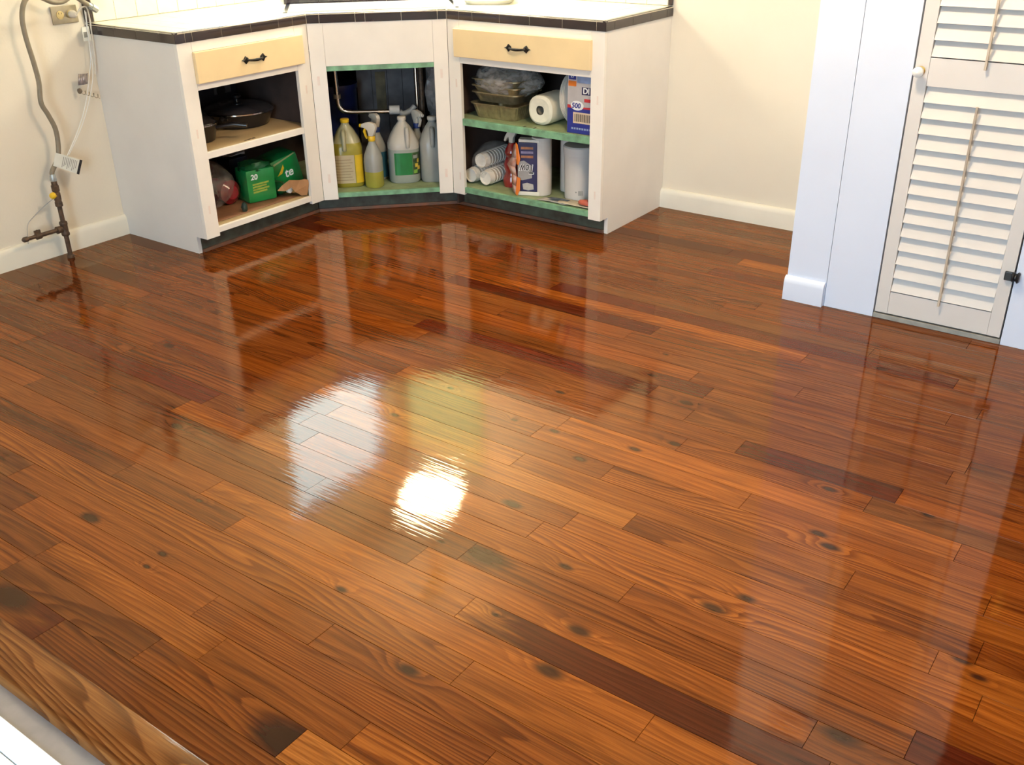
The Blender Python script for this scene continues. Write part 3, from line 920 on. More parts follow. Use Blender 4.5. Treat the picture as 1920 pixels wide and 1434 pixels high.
# dark edge tiles
EP = [(0, ZD0), (.0, HT - .010)] + [(-.010 * (1 - math.cos(a)), HT - .010 + .011 * math.sin(a)) for a in [PI / 2 * k / 4 for k in range(1, 5)]] + [(-.0165, HT + .001), (-.0165, HT - .004), (-.0125, HT - .006), (-.0125, ZD0)]
def edge_tile(p, q, out, t0, t1):
    p, q = Vector(p), Vector(q)
    d = (q - p).normalized()
    L_ = (q - p).length
    a_, b_ = t0 * L_ + .0010, t1 * L_ - .0010
    out = Vector(out)
    mb_ = MB().ext(EP, lambda a, z, w: tuple(p + d * w + out * a + Vector((0, 0, z))), a_, b_)
    return mb_.build('edge_tile', tile_dark, ct, smooth=True)
def edge_run(p, q, out, ts):
    for a_, b_ in zip(ts[:-1], ts[1:]):
        edge_tile(p, q, out, a_, b_)
edge_run(P_wl, P_lf, (0, -1, 0), [0, .07, .33, .58, .83, 1])
edge_run(P_lf, P_a, (1, 0, 0), [0, .07, .12, .33, .55, .77, .885, 1])
edge_run(P_a, P_b, (NV.x, NV.y, 0), [0, .09, .345, .415, .675, .935, 1])
edge_run(P_b, P_rf, (0, -1, 0), [0, .085, .175, .355, .545, .745, .945, 1])
edge_run(P_rf, P_wr, (1, 0, 0), [0, .12, .38, .64, .90, 1])
gm = MB()
pin = inset(.0012)
pz = inset(.0130)
for i in range(5):
    a_, b_ = pin[i], pin[i + 1]
    c_, d_ = pz[i + 1], pz[i]
    gm.prism([a_, b_, c_, d_], ZD0 + .0015, HT - .002)
gm.build('edge_grout', grout, ct)
# raised corner ledge behind the sink with its own dark edge tiles
lg = thing('tiled_ledge', 'raised cream tiled corner ledge behind the sink with dark edge tiles', 'ledge', dg(.3, .5, HT))
zh = HT + .045
lp = [dg(-.115, LED)[:2], dg(.705, LED)[:2], (dg(.705, LED)[0] , -.002)]
cp = clip_many([(.001, -1.4), (1.5, -1.4), (1.5, -.001), (.001, -.001)], [dline(0, LED, 1), uline(-.108, -1), uline(.700, 1)])
MB().prism(cp, HT + .0016, zh).build('ledge_core', grout, lg)
LE0, LE1 = None, None
ps = sorted([p for p in cp if abs(-((Vector((p[0], p[1], 0)) - A0).dot(NV)) - LED) < 1e-4], key=lambda p: p[0])
pA, pB = Vector((*ps[0], 0)), Vector((*ps[-1], 0))
LL = (pB - pA).length
n_t = max(1, round(LL / .152))
for k in range(n_t):
    d = (pB - pA).normalized()
    mb = MB().ext([(0.0005, HT + .002), (.010, HT + .002), (.010, zh - .006), (.006, zh + .003), (-.012, zh + .004), (-.012, zh + .0005), (.0005, zh + .0005)], lambda a, z, w: tuple(pA + d * w + NV * a + Vector((0, 0, z))), LL * k / n_t + .001, LL * (k + 1) / n_t - .001)
    mb.build('edge_tile', tile_dark, lg)
for i in range(14):
    for j in range(14):
        cell = [(i * TS + G, -j * TS - G), (i * TS + G, -(j + 1) * TS), ((i + 1) * TS, -(j + 1) * TS), ((i + 1) * TS, -j * TS - G)]
        pl = clip_many(cell, [dline(0, LED + .014, 1), uline(-.106, -1), uline(.698, 1)])
        if len(pl) >= 3:
            put_tile([(max(.002, x), min(-.002, y)) for x, y in pl], zh + .0002, zh + .004, lg, tile_cream)
# sink
sk = thing('kitchen_sink', 'white double-bowl corner sink with grey metal rim', 'sink', dg(.295, .21, HT))
rim = MB()
R0 = .016
for u0, u1, n0, n1 in ((SU0, SU0 + R0, SN0, SN1), (SU1 - R0, SU1, SN0, SN1), (SU0, SU1, SN0, SN0 + R0), (SU0, SU1, SN1 - R0, SN1)):
    dbox(rim, u0, u1, n0, n1, HT - .002, HT + .005)
rim.build('rim', chrome, sk)
body = MB()
dbox(body, SU0 + R0, SU1 - R0, SN0 + R0, SN0 + .05, HT - .01, HT + .002)
dbox(body, SU0 + R0, SU1 - R0, SN1 - .04, SN1 - R0, HT - .01, HT + .002)
dbox(body, SU0 + R0, SU0 + .05, SN0 + .05, SN1 - .04, HT - .01, HT + .002)
dbox(body, SU1 - .05, SU1 - R0, SN0 + .05, SN1 - .04, HT - .01, HT + .002)
um = (SU0 + SU1) / 2
dbox(body, um - .02, um + .02, SN0 + .05, SN1 - .04, HT - .01, HT + .002)
body.build('deck', porcelain, sk)
for a_, b_ in ((SU0 + .05, um - .02), (um + .02, SU1 - .05)):
    bw = MB()
    f = lambda u0, u1, n0, n1, z: [dg(u0, n0, z), dg(u1, n0, z), dg(u1, n1, z), dg(u0, n1, z)]
    bw.rings([f(a_, b_, SN0 + .05, SN1 - .04, HT - .001), f(a_ + .01, b_ - .01, SN0 + .06, SN1 - .05, HT - .10), f(a_ + .03, b_ - .03, SN0 + .08, SN1 - .07, HT - .17)], cap=False)
    bw.add(f(a_ + .03, b_ - .03, SN0 + .08, SN1 - .07, HT - .17), [(0, 1, 2, 3)])
    bw.build('bowl', porcelain, sk, solid=.004)
# white tray on the counter
tr_ = thing('dish_tray', 'white plastic tray with rounded corners on the counter right of the sink', 'tray', (1.035, -.262, HT + .0015))
def rrect(x0, x1, y0, y1, r, n=5):
    out = []
    for cx_, cy_, a0 in ((x1 - r, y1 - r, 0), (x0 + r, y1 - r, PI / 2), (x0 + r, y0 + r, PI), (x1 - r, y0 + r, 1.5 * PI)):
        out += [(cx_ + r * math.cos(a0 + PI / 2 * k / n), cy_ + r * math.sin(a0 + PI / 2 * k / n)) for k in range(n + 1)]
    return out
rr = lambda e, z: [(x, y, z) for x, y in rrect(1.02 - e, 1.26 + e, -.34 - e, -.06 + e, .07)]
trm = Matrix.Translation((1.035, -.262, 0)) @ Matrix.Rotation(math.radians(28), 4, 'Z') @ Matrix.Translation((-1.14, .20, 0))
MB().rings([rr(-.015, HT + .0018), rr(.0, HT + .020), rr(.008, HT + .022), rr(.008, HT + .026), rr(-.004, HT + .026), rr(-.02, HT + .008)]).xf(trm).build('tray_body', porcelain, tr_, smooth=True)

# ------------------------------------------------------------------ backsplash tiles
bs = thing('backsplash_left', 'cream square wall tiles with dark vertical trim on the left wall', 'tiles', (.0, -.9, HT))
bs.name = 'backsplash'
sh = MB().box(.0061, .0001, -.0535, .0535, -.0535, .0535)
def wall_tile(parent, c, axis):
    mb_ = MB()
    h = TS / 2 - .0010
    k = h - .0015
    if axis == 'x':
        p = lambda d, s: [(c[0] + d, c[1] - s, c[2] - s), (c[0] + d, c[1] + s, c[2] - s), (c[0] + d, c[1] + s, c[2] + s), (c[0] + d, c[1] - s, c[2] + s)]
    else:
        p = lambda d, s: [(c[0] - s, c[1] - d, c[2] - s), (c[0] + s, c[1] - d, c[2] - s), (c[0] + s, c[1] - d, c[2] + s), (c[0] - s, c[1] - d, c[2] + s)]
    return mb_.rings([p(.0021, h), p(.006, h), p(.0072, k)])
first = {}
def tile_copy(parent, c, axis):
    if axis not in first:
        m_ = wall_tile(parent, (0, 0, 0), axis)
        me = bpy.data.meshes.new('tile')
        me.from_pydata(m_.v, [], m_.f)
        me.materials.append(tile_cream)
        first[axis] = me
    o = bpy.data.objects.new('tile', first[axis])
    COL.objects.link(o)
    o.parent = parent
    o.location = Vector(c) - wloc(parent)
ytop = YL + .020
for i in range(15):
    for j in range(3):
        tile_copy(bs, (.0, ytop + TS / 2 + .016 + i * TS, HT + .002 + TS / 2 + j * TS), 'x')
for j in range(2):
    MB().box(.0003, .0085, YL - .004, ytop + .0145, HT + .004 + j * .152, HT + .002 + (j + 1) * .152).build('trim_tile', tile_dark, bs, bevel=.002)
MB().box(.0002, .0022, ytop, -.002, HT + .002, HT + .33).build('grout_bed', grout, bs)
bs2 = thing('backsplash', 'cream square wall tiles with dark vertical trim on the back wall', 'tiles', (.9, .0, HT))
for i in range(16):
    for j in range(3):
        tile_copy(bs2, (XR - .020 - TS / 2 - i * TS, .0, HT + .002 + TS / 2 + j * TS), 'y')
for j in range(2):
    MB().box(XR - .018, XR + .004, -.0085, -.0003, HT + .004 + j * .152, HT + .002 + (j + 1) * .152).build('trim_tile', tile_dark, bs2, bevel=.002)
MB().box(.01, XR - .018, -.0022, -.0002, HT + .002, HT + .33).build('grout_bed', grout, bs2)

# ------------------------------------------------------------------ louver door
ld = thing('louver_door', 'cream louvered shutter door with two tilt rods in the closet', 'door', (3.356, CY, 0))
yF, yB = CY - .0005, CY + .030
MB().box(3.1445, 3.1880, yF, yB, .024, 2.01).build('stile', door_paint, ld, bevel=.001)
MB().box(3.5265, 3.5675, yF, yB, .024, 2.01).build('stile', door_paint, ld, bevel=.001)
MB().box(3.1885, 3.5260, yF + .001, yB, .024, .107).build('rail', door_paint, ld, bevel=.001)
MB().box(3.1885, 3.5260, yF + .001, yB, .822, .911).build('rail', door_paint, ld, bevel=.001)
MB().box(3.1885, 3.5260, yF + .001, yB, 1.92, 2.01).build('rail', door_paint, ld, bevel=.001)
MB().box(3.1885, 3.5260, yB - .004, yB - .001, .107, 1.92).build('back_board', door_paint, ld)
def slat(zb):
    # tilted board: lower edge outwards
    h, t = .058, .006
    a = math.radians(24)
    prof = []
    for s, q in ((0, 0), (1, 0), (1, 1), (0, 1)):
        yy = -h * s * math.sin(a) + (t * q) * math.cos(a)
        zz = -h * s * math.cos(a) - (t * q) * math.sin(a) * 0
        prof.append((yy, zz))
    return MB().ext(prof, lambda A_, B_, w: (w, CY + .0215 + A_, zb + .055 + B_), 3.1890, 3.5255)
n_lo = 14
for k in range(n_lo):
    slat(.109 + .0508 * k).build('slat', door_paint, ld)
for k in range(19):
    slat(.913 + .0508 * k).build('slat', door_paint, ld)
MB().box(3.3535, 3.3605, CY - .016, CY - .007, .094, .775).build('tilt_rod', rod_wood, ld, bevel=.001)
MB().box(3.3545, 3.3615, CY - .016, CY - .007, .888, 1.78).build('tilt_rod', rod_wood, ld, bevel=.001)
kn = MB().lathe([(.006, 0), (.0055, -.014), (.013, -.020), (.0175, -.028), (.0165, -.038), (.009, -.044), (.001, -.046)], (3.164, yF, .869), 18, axis='y').build('knob', porcelain, ld, smooth=True)
MB().lathe([(.014, 0), (.014, -.002), (.008, -.004)], (3.164, yF - .0003, .869), 18, axis='y').build('knob_rose', brass, kn, smooth=True)
hg = MB().box(3.541, 3.566, CY - .012, CY - .0008, .232, .262).build('hinge', black_plastic, ld, bevel=.003)
MB().lathe([(.017, 0), (.019, .004), (.013, .008), (.013, .011), (.019, .016), (.016, .021)], (3.5665, CY - .010, .247), 14, axis='x').build('hinge_barrel', black_plastic, hg, smooth=True)
struct(MB().box(3.1405, 3.5715, CY - .002, CY + .09, 0.0005, .018).build('trim_4', M('grey threshold strip', (.30, .30, .27), .5, .2, 20), bevel=.001), 'grey threshold strip under the louver door')

# ------------------------------------------------------------------ gas pipe, hose, outlet on the left wall
gp = thing('gas_pipe', 'rusty gas pipe with yellow valve handle standing by the left wall', 'pipe', (.085, -2.06, 0))
PX, PY = .085, -2.062
MB().lathe([(.010, .0005), (.010, .30)], (PX, PY, 0), 14).build('riser', pipe_iron, gp, smooth=True)
MB().lathe([(.015, .0), (.0155, .004), (.0155, .010), (.013, .013)], (PX, PY, .0008), 14).build('floor_collar', pipe_iron, gp, smooth=True)
MB().lathe([(.0145, .100), (.017, .104), (.017, .112), (.015, .116), (.015, .146), (.017, .150), (.017, .158), (.0145, .162)], (PX, PY, 0), 14).build('tee', pipe_iron, gp, smooth=True)
MB().lathe([(.014, -.012), (.016, -.03), (.016, -.036), (.009, -.037), (.009, -.105), (.012, -.106), (.015, -.112), (.015, -.130), (.008, -.134), (.008, -.165), (.011, -.168), (.011, -.185), (.005, -.192)], (PX, PY, .132), 12, axis='y').build('branch', pipe_iron, gp, smooth=True)
MB().box(PX - .004, PX + .004, PY - .134, PY - .108, .146, .156).box(PX - .003, PX + .003, PY - .124, PY - .118, .120, .158).build('branch_key', pipe_iron, gp)
MB().lathe([(.013, .228), (.016, .231), (.016, .246), (.014, .250), (.0155, .262), (.0155, .286), (.013, .290), (.016, .296), (.016, .318), (.0125, .322), (.0125, .336)], (PX, PY, 0), 8).build('valve', pipe_iron, gp, smooth=True)
vh = MB()
vh.lathe([(.004, 0), (.006, .012), (.013, .016), (.015, .022), (.011, .030), (.003, .033)], (0, 0, 0), 12)
vh.xf(Matrix.Translation((PX + .012, PY - .010, .277)) @ Matrix.Rotation(math.radians(70), 4, Vector((1, .4, 0)).normalized()))
vh.build('valve_handle', cap_yellow, gp, smooth=True)
MB().lathe([(.0125, .337), (.0135, .341), (.0125, .358), (.010, .366)], (PX, PY, 0), 12).build('flare_nut', M('pale flare nut', (.42, .44, .44), .35, .1, 30, metal=.5), gp, smooth=True)

HX = .085
hp = [(HX, -2.062, .352), (HX, -2.060, .375), (HX, -2.036, .405), (HX, -2.020, .425), (HX, -2.007, .478), (HX, -2.004, .543), (HX, -2.022, .604), (HX, -2.040, .655), (HX, -2.030, .733),
      (HX, -2.033, .810), (HX, -2.042, .910), (HX, -2.038, .985), (HX, -2.012, 1.040), (HX + .004, -1.975, 1.058), (HX + .006, -1.940, 1.042), (HX + .004, -1.900, 1.024), (HX, -1.855, 1.022), (HX - .004, -1.815, 1.036),
      (HX - .008, -1.790, 1.032), (HX - .010, -1.762, 1.014), (HX - .012, -1.738, .998)]
gh = thing('gas_hose', 'grey flexible gas hose looping up the left wall', 'hose', (HX, -2.03, .37))
MB().tube(spline(hp, 6), .0098, 12).build('hose_tube', hose_grey, gh, smooth=True)
e0 = Vector((HX - .012, -1.740, 1.000)); e1 = Vector((HX - .018, -1.700, .974))
MB().tube([e0, e0.lerp(e1, .35), e0.lerp(e1, .4), e1], [.010, .011, .0145, .0145], 8).build('end_nut', M('grey end nut', (.40, .42, .42), .35, .1, 30, metal=.6), gh, smooth=True)
# big tag hanging on the hose
tg = thing('warning_tag', 'printed paper warning tag hung on the gas hose above the valve', 'tag', (HX + .012, -2.0, .38))
tcs = [(HX + .012, -2.033, .452), (HX + .016, -1.925, .397), (HX + .016, -1.953, .342), (HX + .012, -2.056, .402)]
mb = MB()
n_ = Vector((1, 0, 0)) * .0008
mb.rings([tcs, [tuple(Vector(p) + n_) for p in tcs]])
mb.build('tag_card', label_white, tg)
q = [Vector(p) + n_ * 1.6 for p in tcs]
def quad_at(a0, a1, b0, b1):
    f = lambda a, b: q[0].lerp(q[1], a).lerp(q[3].lerp(q[2], a), b)
    return [tuple(f(a0, b0)), tuple(f(a1, b0)), tuple(f(a1, b1)), tuple(f(a0, b1))]
MB().add(quad_at(.90, 1.0, .0, 1.0), [(0, 1, 2, 3)]).build('dark_band', ink_black, tg)
lm = MB()
for k in range(9):
    lm.add(quad_at(.30 + .062 * k, .325 + .062 * k, .12, .9 - .12 * (k % 3)), [(0, 1, 2, 3)])
lm.build('print_lines', ink_grey, tg)
gw = MB().tube(spline([(HX + .005, -2.078, .270), (.06, -2.11, .24), (.035, -2.155, .200), (.022, -2.185, .165), (.021, -2.20, .09)], 5), .0014, 6).build('valve_wire', M('thin grey wire', (.35, .34, .33), .5, .1, 20), smooth=True)
tag(gw, 'thin grey wire dangling from the yellow gas valve', 'wire')

# outlet and plug
ol = thing('wall_outlet', 'steel wall outlet plate with yellowed sockets beside the counter', 'outlet', (0, -1.80, .963))
MB().box(.0005, .007, -1.868, -1.752, .928, .998).build('cover_plate', steel_plate, ol, bevel=.002)
for yy in (-1.832, -1.785):
    so = MB().lathe([(.0165, .007), (.0165, .009), (.014, .0095)], (0, yy, .963), 16, axis='x').build('socket', M('yellowed socket', (.60, .46, .20), .4, .08, 30), ol, smooth=True)
    MB().box(.0096, .0100, yy - .007, yy - .005, .966, .973).box(.0096, .0100, yy + .005, yy + .007, .966, .973).build('slots', ink_black, so)
pg = thing('power_plug', 'white power plug with cord in the steel wall outlet', 'plug', (.012, -1.785, .963))
MB().lathe([(.010, .0101), (.015, .014), (.0155, .030), (.011, .042), (.006, .050)], (0, -1.785, .963), 14, axis='x').build('plug_body', cap_white, pg, smooth=True)
MB().tube(spline([(.049, -1.785, .963), (.062, -1.770, .985), (.060, -1.742, .990), (.048, -1.728, .960), (.045, -1.728, .90), (.043, -1.735, .80), (.042, -1.748, .72)], 6), .0032, 8).build('plug_cord', M('white cord', (.66, .62, .54), .5, .05, 20), pg, smooth=True)
# paper tags on strings beside the cabinet
st = thing('hang_tag', 'small white barcode tag hanging on strings below the outlet', 'tag', (.045, -1.75, .90))
MB().box(.046, .0468, -1.772, -1.738, .856, .912).build('tag_card', label_white, st)
MB().box(.0469, .0472, -1.768, -1.752, .870, .892).build('tag_code', ink_grey, st)
MB().tube(spline([(.046, -1.742, .975), (.046, -1.748, .90), (.046, -1.755, .80), (.045, -1.778, .72), (.05, -1.83, .60), (.06, -1.90, .50), (HX + .008, -1.985, .425)], 6), .0016, 6).build('string', ink_white, st, smooth=True)
MB().tube(spline([(.047, -1.738, .97), (.050, -1.752, .86), (.050, -1.760, .74), (.055, -1.80, .64), (.065, -1.87, .53), (HX + .010, -1.975, .430)], 6), .0014, 6).build('string', ink_white, st, smooth=True)
s2 = thing('hang_tag', 'curled clear plastic tag hanging halfway down the strings', 'tag', (.06, -1.82, .70))
mb = MB()
rg = []
for k in range(6):
    a = k / 5
    rg.append([(.055 + .010 * math.sin(a * PI), -1.835 + .045 * a, .735 - .004 * a), (.055 + .010 * math.sin(a * PI), -1.845 + .045 * a, .690)])
for i in range(5):
    mb.add([rg[i][0], rg[i + 1][0], rg[i + 1][1], rg[i][1]], [(0, 1, 2, 3)])
mb.build('tag_film', M('mirror-like film', (.42, .36, .34), .18, .25, 60, metal=.4), s2, smooth=True, solid=.0006)
cs = thing('spring_bracket', 'small coiled metal spring screwed to the side of the left cabinet', 'spring', (.05, -1.80, .655))
hel = [(.045 + .009 * math.cos(t), -1.835 + .0055 * t / 1.9, .662 - .0012 * t + .009 * math.sin(t)) for t in [k * .5 for k in range(60)]]
MB().tube([Vector(p) for p in hel], .0016, 6).build('coil', steel_plate, cs, smooth=True)
MB().lathe([(.011, 0), (.012, .006), (.008, .012)], (.045, -1.842, .664), 12, axis='y').build('coil_head', M('brown knob', (.16, .12, .08), .4, .2, 30), cs, smooth=True)

# ================================================================== things under the sink
ZB = .1045                       # top of the green bottom board
def rotz(u_ang, at):
    return Matrix.Translation(at) @ Matrix.Rotation(u_ang, 4, 'Z')
FACE = math.atan2(NV.y, NV.x)    # direction the corner cabinet faces
def jug(name, label, u, d, h, w, body_m, cap_m, liquid=None, liq_h=0.0, sq=4.0, handle=0.0):
    """gallon jug: square-ish body, conical shoulder with handle, screw cap. local +x faces the room"""
    t = thing(name, label, 'jug', dg(u, d, ZB))
    mt = rotz(FACE, dg(u, d, ZB))
    sh = h * .60
    prof = [(w * .93, 0.0005), (w, .010), (w * 1.0, sh * .98), (w * .96, sh * 1.04), (w * .80, h * .72), (w * .52, h * .84), (w * .27, h * .915), (.019, h * .93), (.019, h * .95)]
    def part(z0, z1, k):
        out = [(r * k, z) for r, z in prof if z0 < z < z1]
        def at(z):
            for (ra, za), (rb_, zb) in zip(prof[:-1], prof[1:]):
                if za <= z <= zb:
                    return ra + (rb_ - ra) * (z - za) / max(1e-6, zb - za)
            return prof[-1][0]
        return [(at(max(z0, prof[0][1])) * k, max(z0, prof[0][1]))] + out + [(at(min(z1, prof[-1][1])) * k, min(z1, prof[-1][1]))]
    def rsq(mb_, pr):
        rs = []
        for r, z in pr:
            k_ = min(1.0, max(0.0, (r - .02) / (w - .02)))
            e = 2 + (sq - 2) * k_
            ring = []
            for i in range(28):
                a = 2 * PI * i / 28
                ca, sa = math.cos(a), math.sin(a)
                kk_ = (abs(ca) ** e + abs(sa) ** e) ** (-1 / e)
                ring.append((r * ca * kk_, r * sa * kk_, z))
            rs.append(ring)
        return mb_.rings(rs)
    bd = rsq(MB(), part(liq_h if liquid else 0, h, 1.0)).xf(mt).build('jug_body', body_m, t, smooth=True)
    if liquid:
        rsq(MB(), part(0, liq_h, 1.0)).xf(mt).build('liquid', liquid, t, smooth=True)
    MB().lathe([(.0205, h * .945), (.0215, h * .95), (.0215, h * .992), (.018, h)], (0, 0, 0), 20).xf(mt).build('cap', cap_m, t, smooth=True)
    hp_ = [(w * .62, handle, h * .84), (w * .86, handle, h * .82), (w * 1.0, handle, h * .74), (w * 1.03, handle, h * .62), (w * .98, handle, h * .57)]
    MB().tube(spline(hp_, 5), .0105, 10).xf(mt).build('jug_handle', body_m, t, smooth=True)
    return t, mt
def curved_label(t, mt, name, mat, w, e, a0, a1, z0, z1, k=1.006, n=10):
    """label strip following a rounded-square body"""
    mb_ = MB()
    rows = []
    for i in range(n + 1):
        a = a0 + (a1 - a0) * i / n
        ca, sa = math.cos(a), math.sin(a)
        kk_ = (abs(ca) ** e + abs(sa) ** e) ** (-1 / e) * w * k
        rows.append((ca * kk_, sa * kk_))
    for (xa, ya), (xb, yb) in zip(rows[:-1], rows[1:]):
        mb_.add([(xa, ya, z0), (xb, yb, z0), (xb, yb, z1), (xa, ya, z1)], [(0, 1, 2, 3)])
    return mb_.xf(mt).build(name, mat, t, solid=.0004)

# yellow cleaner jug
t, mt = jug('cleaner_jug', 'yellow cleaner jug with yellow cap and cream label under the sink', .128, .165, .318, .073, jug_amber, cap_yellow, liquid_yellow, .212, 5.0, -.012)
lb = curved_label(t, mt, 'label', label_cream, .073, 5.0, -.95, .40, .022, .158)
for k in range(8):
    curved_label(t, mt, 'print_line', M('tan ink', (.34, .26, .15), .6, .1, 40), .073, 5.0, -.85, .28 - .08 * (k % 3), .036 + .014 * k, .0395 + .014 * k, 1.016, 8).parent = lb
curved_label(t, mt, 'side_label', ink_yellow, .073, 5.0, .44, 1.0, .022, .158)
# gallon of white vinegar with a green label
t, mt = jug('vinegar_jug', 'milky gallon jug with white cap and green label under the sink', .402, .185, .312, .077, jug_white, cap_white, liquid_clear, .165, 3.2, .018)
lb = curved_label(t, mt, 'label', label_green, .077, 3.2, -.62, .45, .042, .150)
curved_label(t, mt, 'label_picture', M('dark fruit picture', (.05, .10, .03), .4, .4, 60, col2=(.02, .03, .02)), .077, 3.2, .46, 1.05, .042, .150)
fm = M('yellow fruit print', (.62, .46, .06), .4, .3, 40)
for k, (a_, z_, s_) in enumerate(((.70, .086, .10), (.86, .072, .12), (.62, .056, .11), (.80, .108, .07))):
    curved_label(t, mt, 'fruit_print', fm if k != 2 else M('green fruit print', (.22, .40, .06), .4, .3, 40), .077, 3.2, a_ - s_, a_ + s_, z_ - .008, z_ + .010, 1.014, 5)
curved_label(t, mt, 'word_print', ink_grey, .077, 3.2, .50, .78, .122, .138, 1.014, 5)
# frosted jug half hidden by the stile
t, mt = jug('water_jug', 'frosted clear jug partly hidden behind the right stile under the sink', .546, .165, .310, .066, jug_clear, cap_white, None, 0, 3.5, -.006)

def spray_bottle(name, label, u, d, h, r, body_m, collar_m, trig_m, liquid=None, liq_h=0, yaw=0.0, label_m=None, band=None):
    t = thing(name, label, 'spray bottle', dg(u, d, ZB))
    mt = rotz(FACE + yaw, dg(u, d, ZB))
    hb = h * .70
    prof = [(r * .92, .0005), (r, .010), (r, hb * .62), (r * .93, hb * .70), (r * .62, hb * .86), (r * .40, hb * .95), (.014, hb)]
    lo = [(p[0], p[1]) for p in prof if p[1] < liq_h] + [(r, liq_h)]
    hi = [(r, liq_h)] + [(p[0], p[1]) for p in prof if p[1] > liq_h]
    if liquid:
        MB().lathe(lo, (0, 0, 0), 24, sq=2.6).xf(mt).build('liquid', liquid, t, smooth=True)
        MB().lathe(hi, (0, 0, 0), 24, sq=2.6).xf(mt).build('bottle', body_m, t, smooth=True)
    else:
        MB().lathe(prof, (0, 0, 0), 24, sq=2.6).xf(mt).build('bottle', body_m, t, smooth=True)
    MB().lathe([(.0165, hb + .0005), (.0175, hb + .003), (.0175, hb + .020), (.0155, hb + .024)], (0, 0, 0), 18).xf(mt).build('collar', collar_m, t, smooth=True)
    # trigger head: profile in x-z, nozzle to +x
    z0 = hb + .024
    pr = [(-.012, z0), (-.026, z0 + .030), (-.030, z0 + .046), (-.022, z0 + .060), (.004, z0 + .066), (.034, z0 + .060), (.050, z0 + .052), (.050, z0 + .038), (.030, z0 + .036), (.016, z0 + .026), (.011, z0)]
    MB().ext(pr, lambda a, b, w_: (a, w_, b), -.010, .010).xf(mt).build('spray_head', trig_m, t, bevel=.003, smooth=True)
    tr2 = [(.022, z0 + .037), (.034, z0 + .038), (.042, z0 + .020), (.034, z0 - .004), (.026, z0 - .016), (.020, z0 - .014), (.029, z0 + .004), (.030, z0 + .020)]
    MB().ext(tr2, lambda a, b, w_: (a, w_, b), -.006, .006).xf(mt).build('trigger', collar_m if band else trig_m, t, bevel=.0015)
    MB().lathe([(.0085, .050), (.0085, .060), (.006, .062)], (0, 0, z0 + .045), 12, axis='x').xf(mt).build('nozzle', collar_m if band else trig_m, t, smooth=True)
    if label_m:
        curved_label(t, mt, 'label', label_m, r, 2.6, -PI, PI, .012, hb * .60, 1.01, 24)
    return t
spray_bottle('spray_bottle', 'clear spray bottle with yellow trigger and a little lemon cleaner', .249, .095, .315, .0425, jug_clear, cap_yellow, cap_white, liquid_lemon, .078, yaw=-2.15, band=True)
spray_bottle('spray_bottle', 'spray bottle with white head, blue collar and teal label behind the lemon one', .279, .240, .328, .041, jug_clear, cap_blue, cap_white, None, 0, yaw=-2.7, label_m=label_teal)
spray_bottle('spray_bottle', 'spray bottle with blue collar hidden behind the milky gallon jug', .478, .268, .334, .034, jug_clear, cap_blue, cap_white, None, 0, yaw=.5)
# waste pipes
wp = thing('drain_pipe', 'chrome sink drain pipes with a bend above the bottles', 'pipe', dg(.30, .33, .42))
P_ = lambda u, d, z: Vector(dg(u, d, z))
MB().tube([P_(.098, .30, .712), P_(.100, .30, .60), P_(.102, .30, .500)], .0125, 12).build('tailpiece', chrome, wp, smooth=True)
MB().tube([P_(.102, .30, .512), P_(.102, .30, .492)], .0185, 12).build('slip_nut', M('dull slip nut', (.42, .38, .33), .4, .15, 30, metal=.6), wp, smooth=True)
MB().tube(spline([P_(.102, .30, .492), P_(.108, .30, .455), P_(.130, .30, .430), P_(.165, .30, .4235)], 5), .0125, 12).build('elbow', chrome, wp, smooth=True)
MB().tube([P_(.165, .30, .4235), P_(.365, .30, .418)], .0105, 12).build('cross_pipe', chrome, wp, smooth=True)
MB().tube([P_(.350, .30, .425), P_(.400, .30, .424)], .022, 12).build('trap_nut', M('white slip nut', (.50, .49, .47), .5, .1, 30), wp, smooth=True)
MB().tube(spline([P_(.400, .30, .415), P_(.420, .30, .404), P_(.455, .30, .418), P_(.478, .30, .44)], 5), .0135, 12).build('trap_bend', M('grey plastic bend', (.28, .28, .27), .45, .1, 30), wp, smooth=True)
MB().tube([P_(.492, .33, .712), P_(.493, .33, .30)], .0115, 12).build('supply_pipe', chrome, wp, smooth=True)
MB().tube([P_(.516, .335, .712), P_(.517, .335, .26)], .0135, 10).build('dark_pipe', pipe_iron, wp, smooth=True)
# dark blue tub and a stained board at the back of the sink cabinet
bt = thing('plastic_tub', 'deep blue plastic tub at the back left under the sink', 'tub', dg(.09, .46, ZB))
MB().lathe([(.085, .0005), (.09, .02), (.10, .40), (.106, .41), (.106, .43), (.095, .43)], dg(.10, .48, ZB), 24).build('tub_body', blue_plastic, bt, smooth=True)
bp_ = thing('cabinet_board', 'stained grey board leaning at the back under the sink', 'board', dg(.33, .56, ZB))
for k in range(4):
    dbox(MB(), .205 + .078 * k, .281 + .078 * k, .60, .615, ZB + .0005, .70).build('board_strip', M('grimy grey board', (.125, .112, .112), .7, .4, 8.0, col2=(.06, .05, .05)), bp_)
dbox(MB(), .300, .350, .593, .5995, .36, .56).build('rust_stain', M('ochre stain', (.13, .095, .045), .7, .4, 14), bp_)
nb_ = thing('crumpled_bag', 'crumpled grey plastic bag at the right back under the sink', 'bag', dg(.60, .36, ZB))
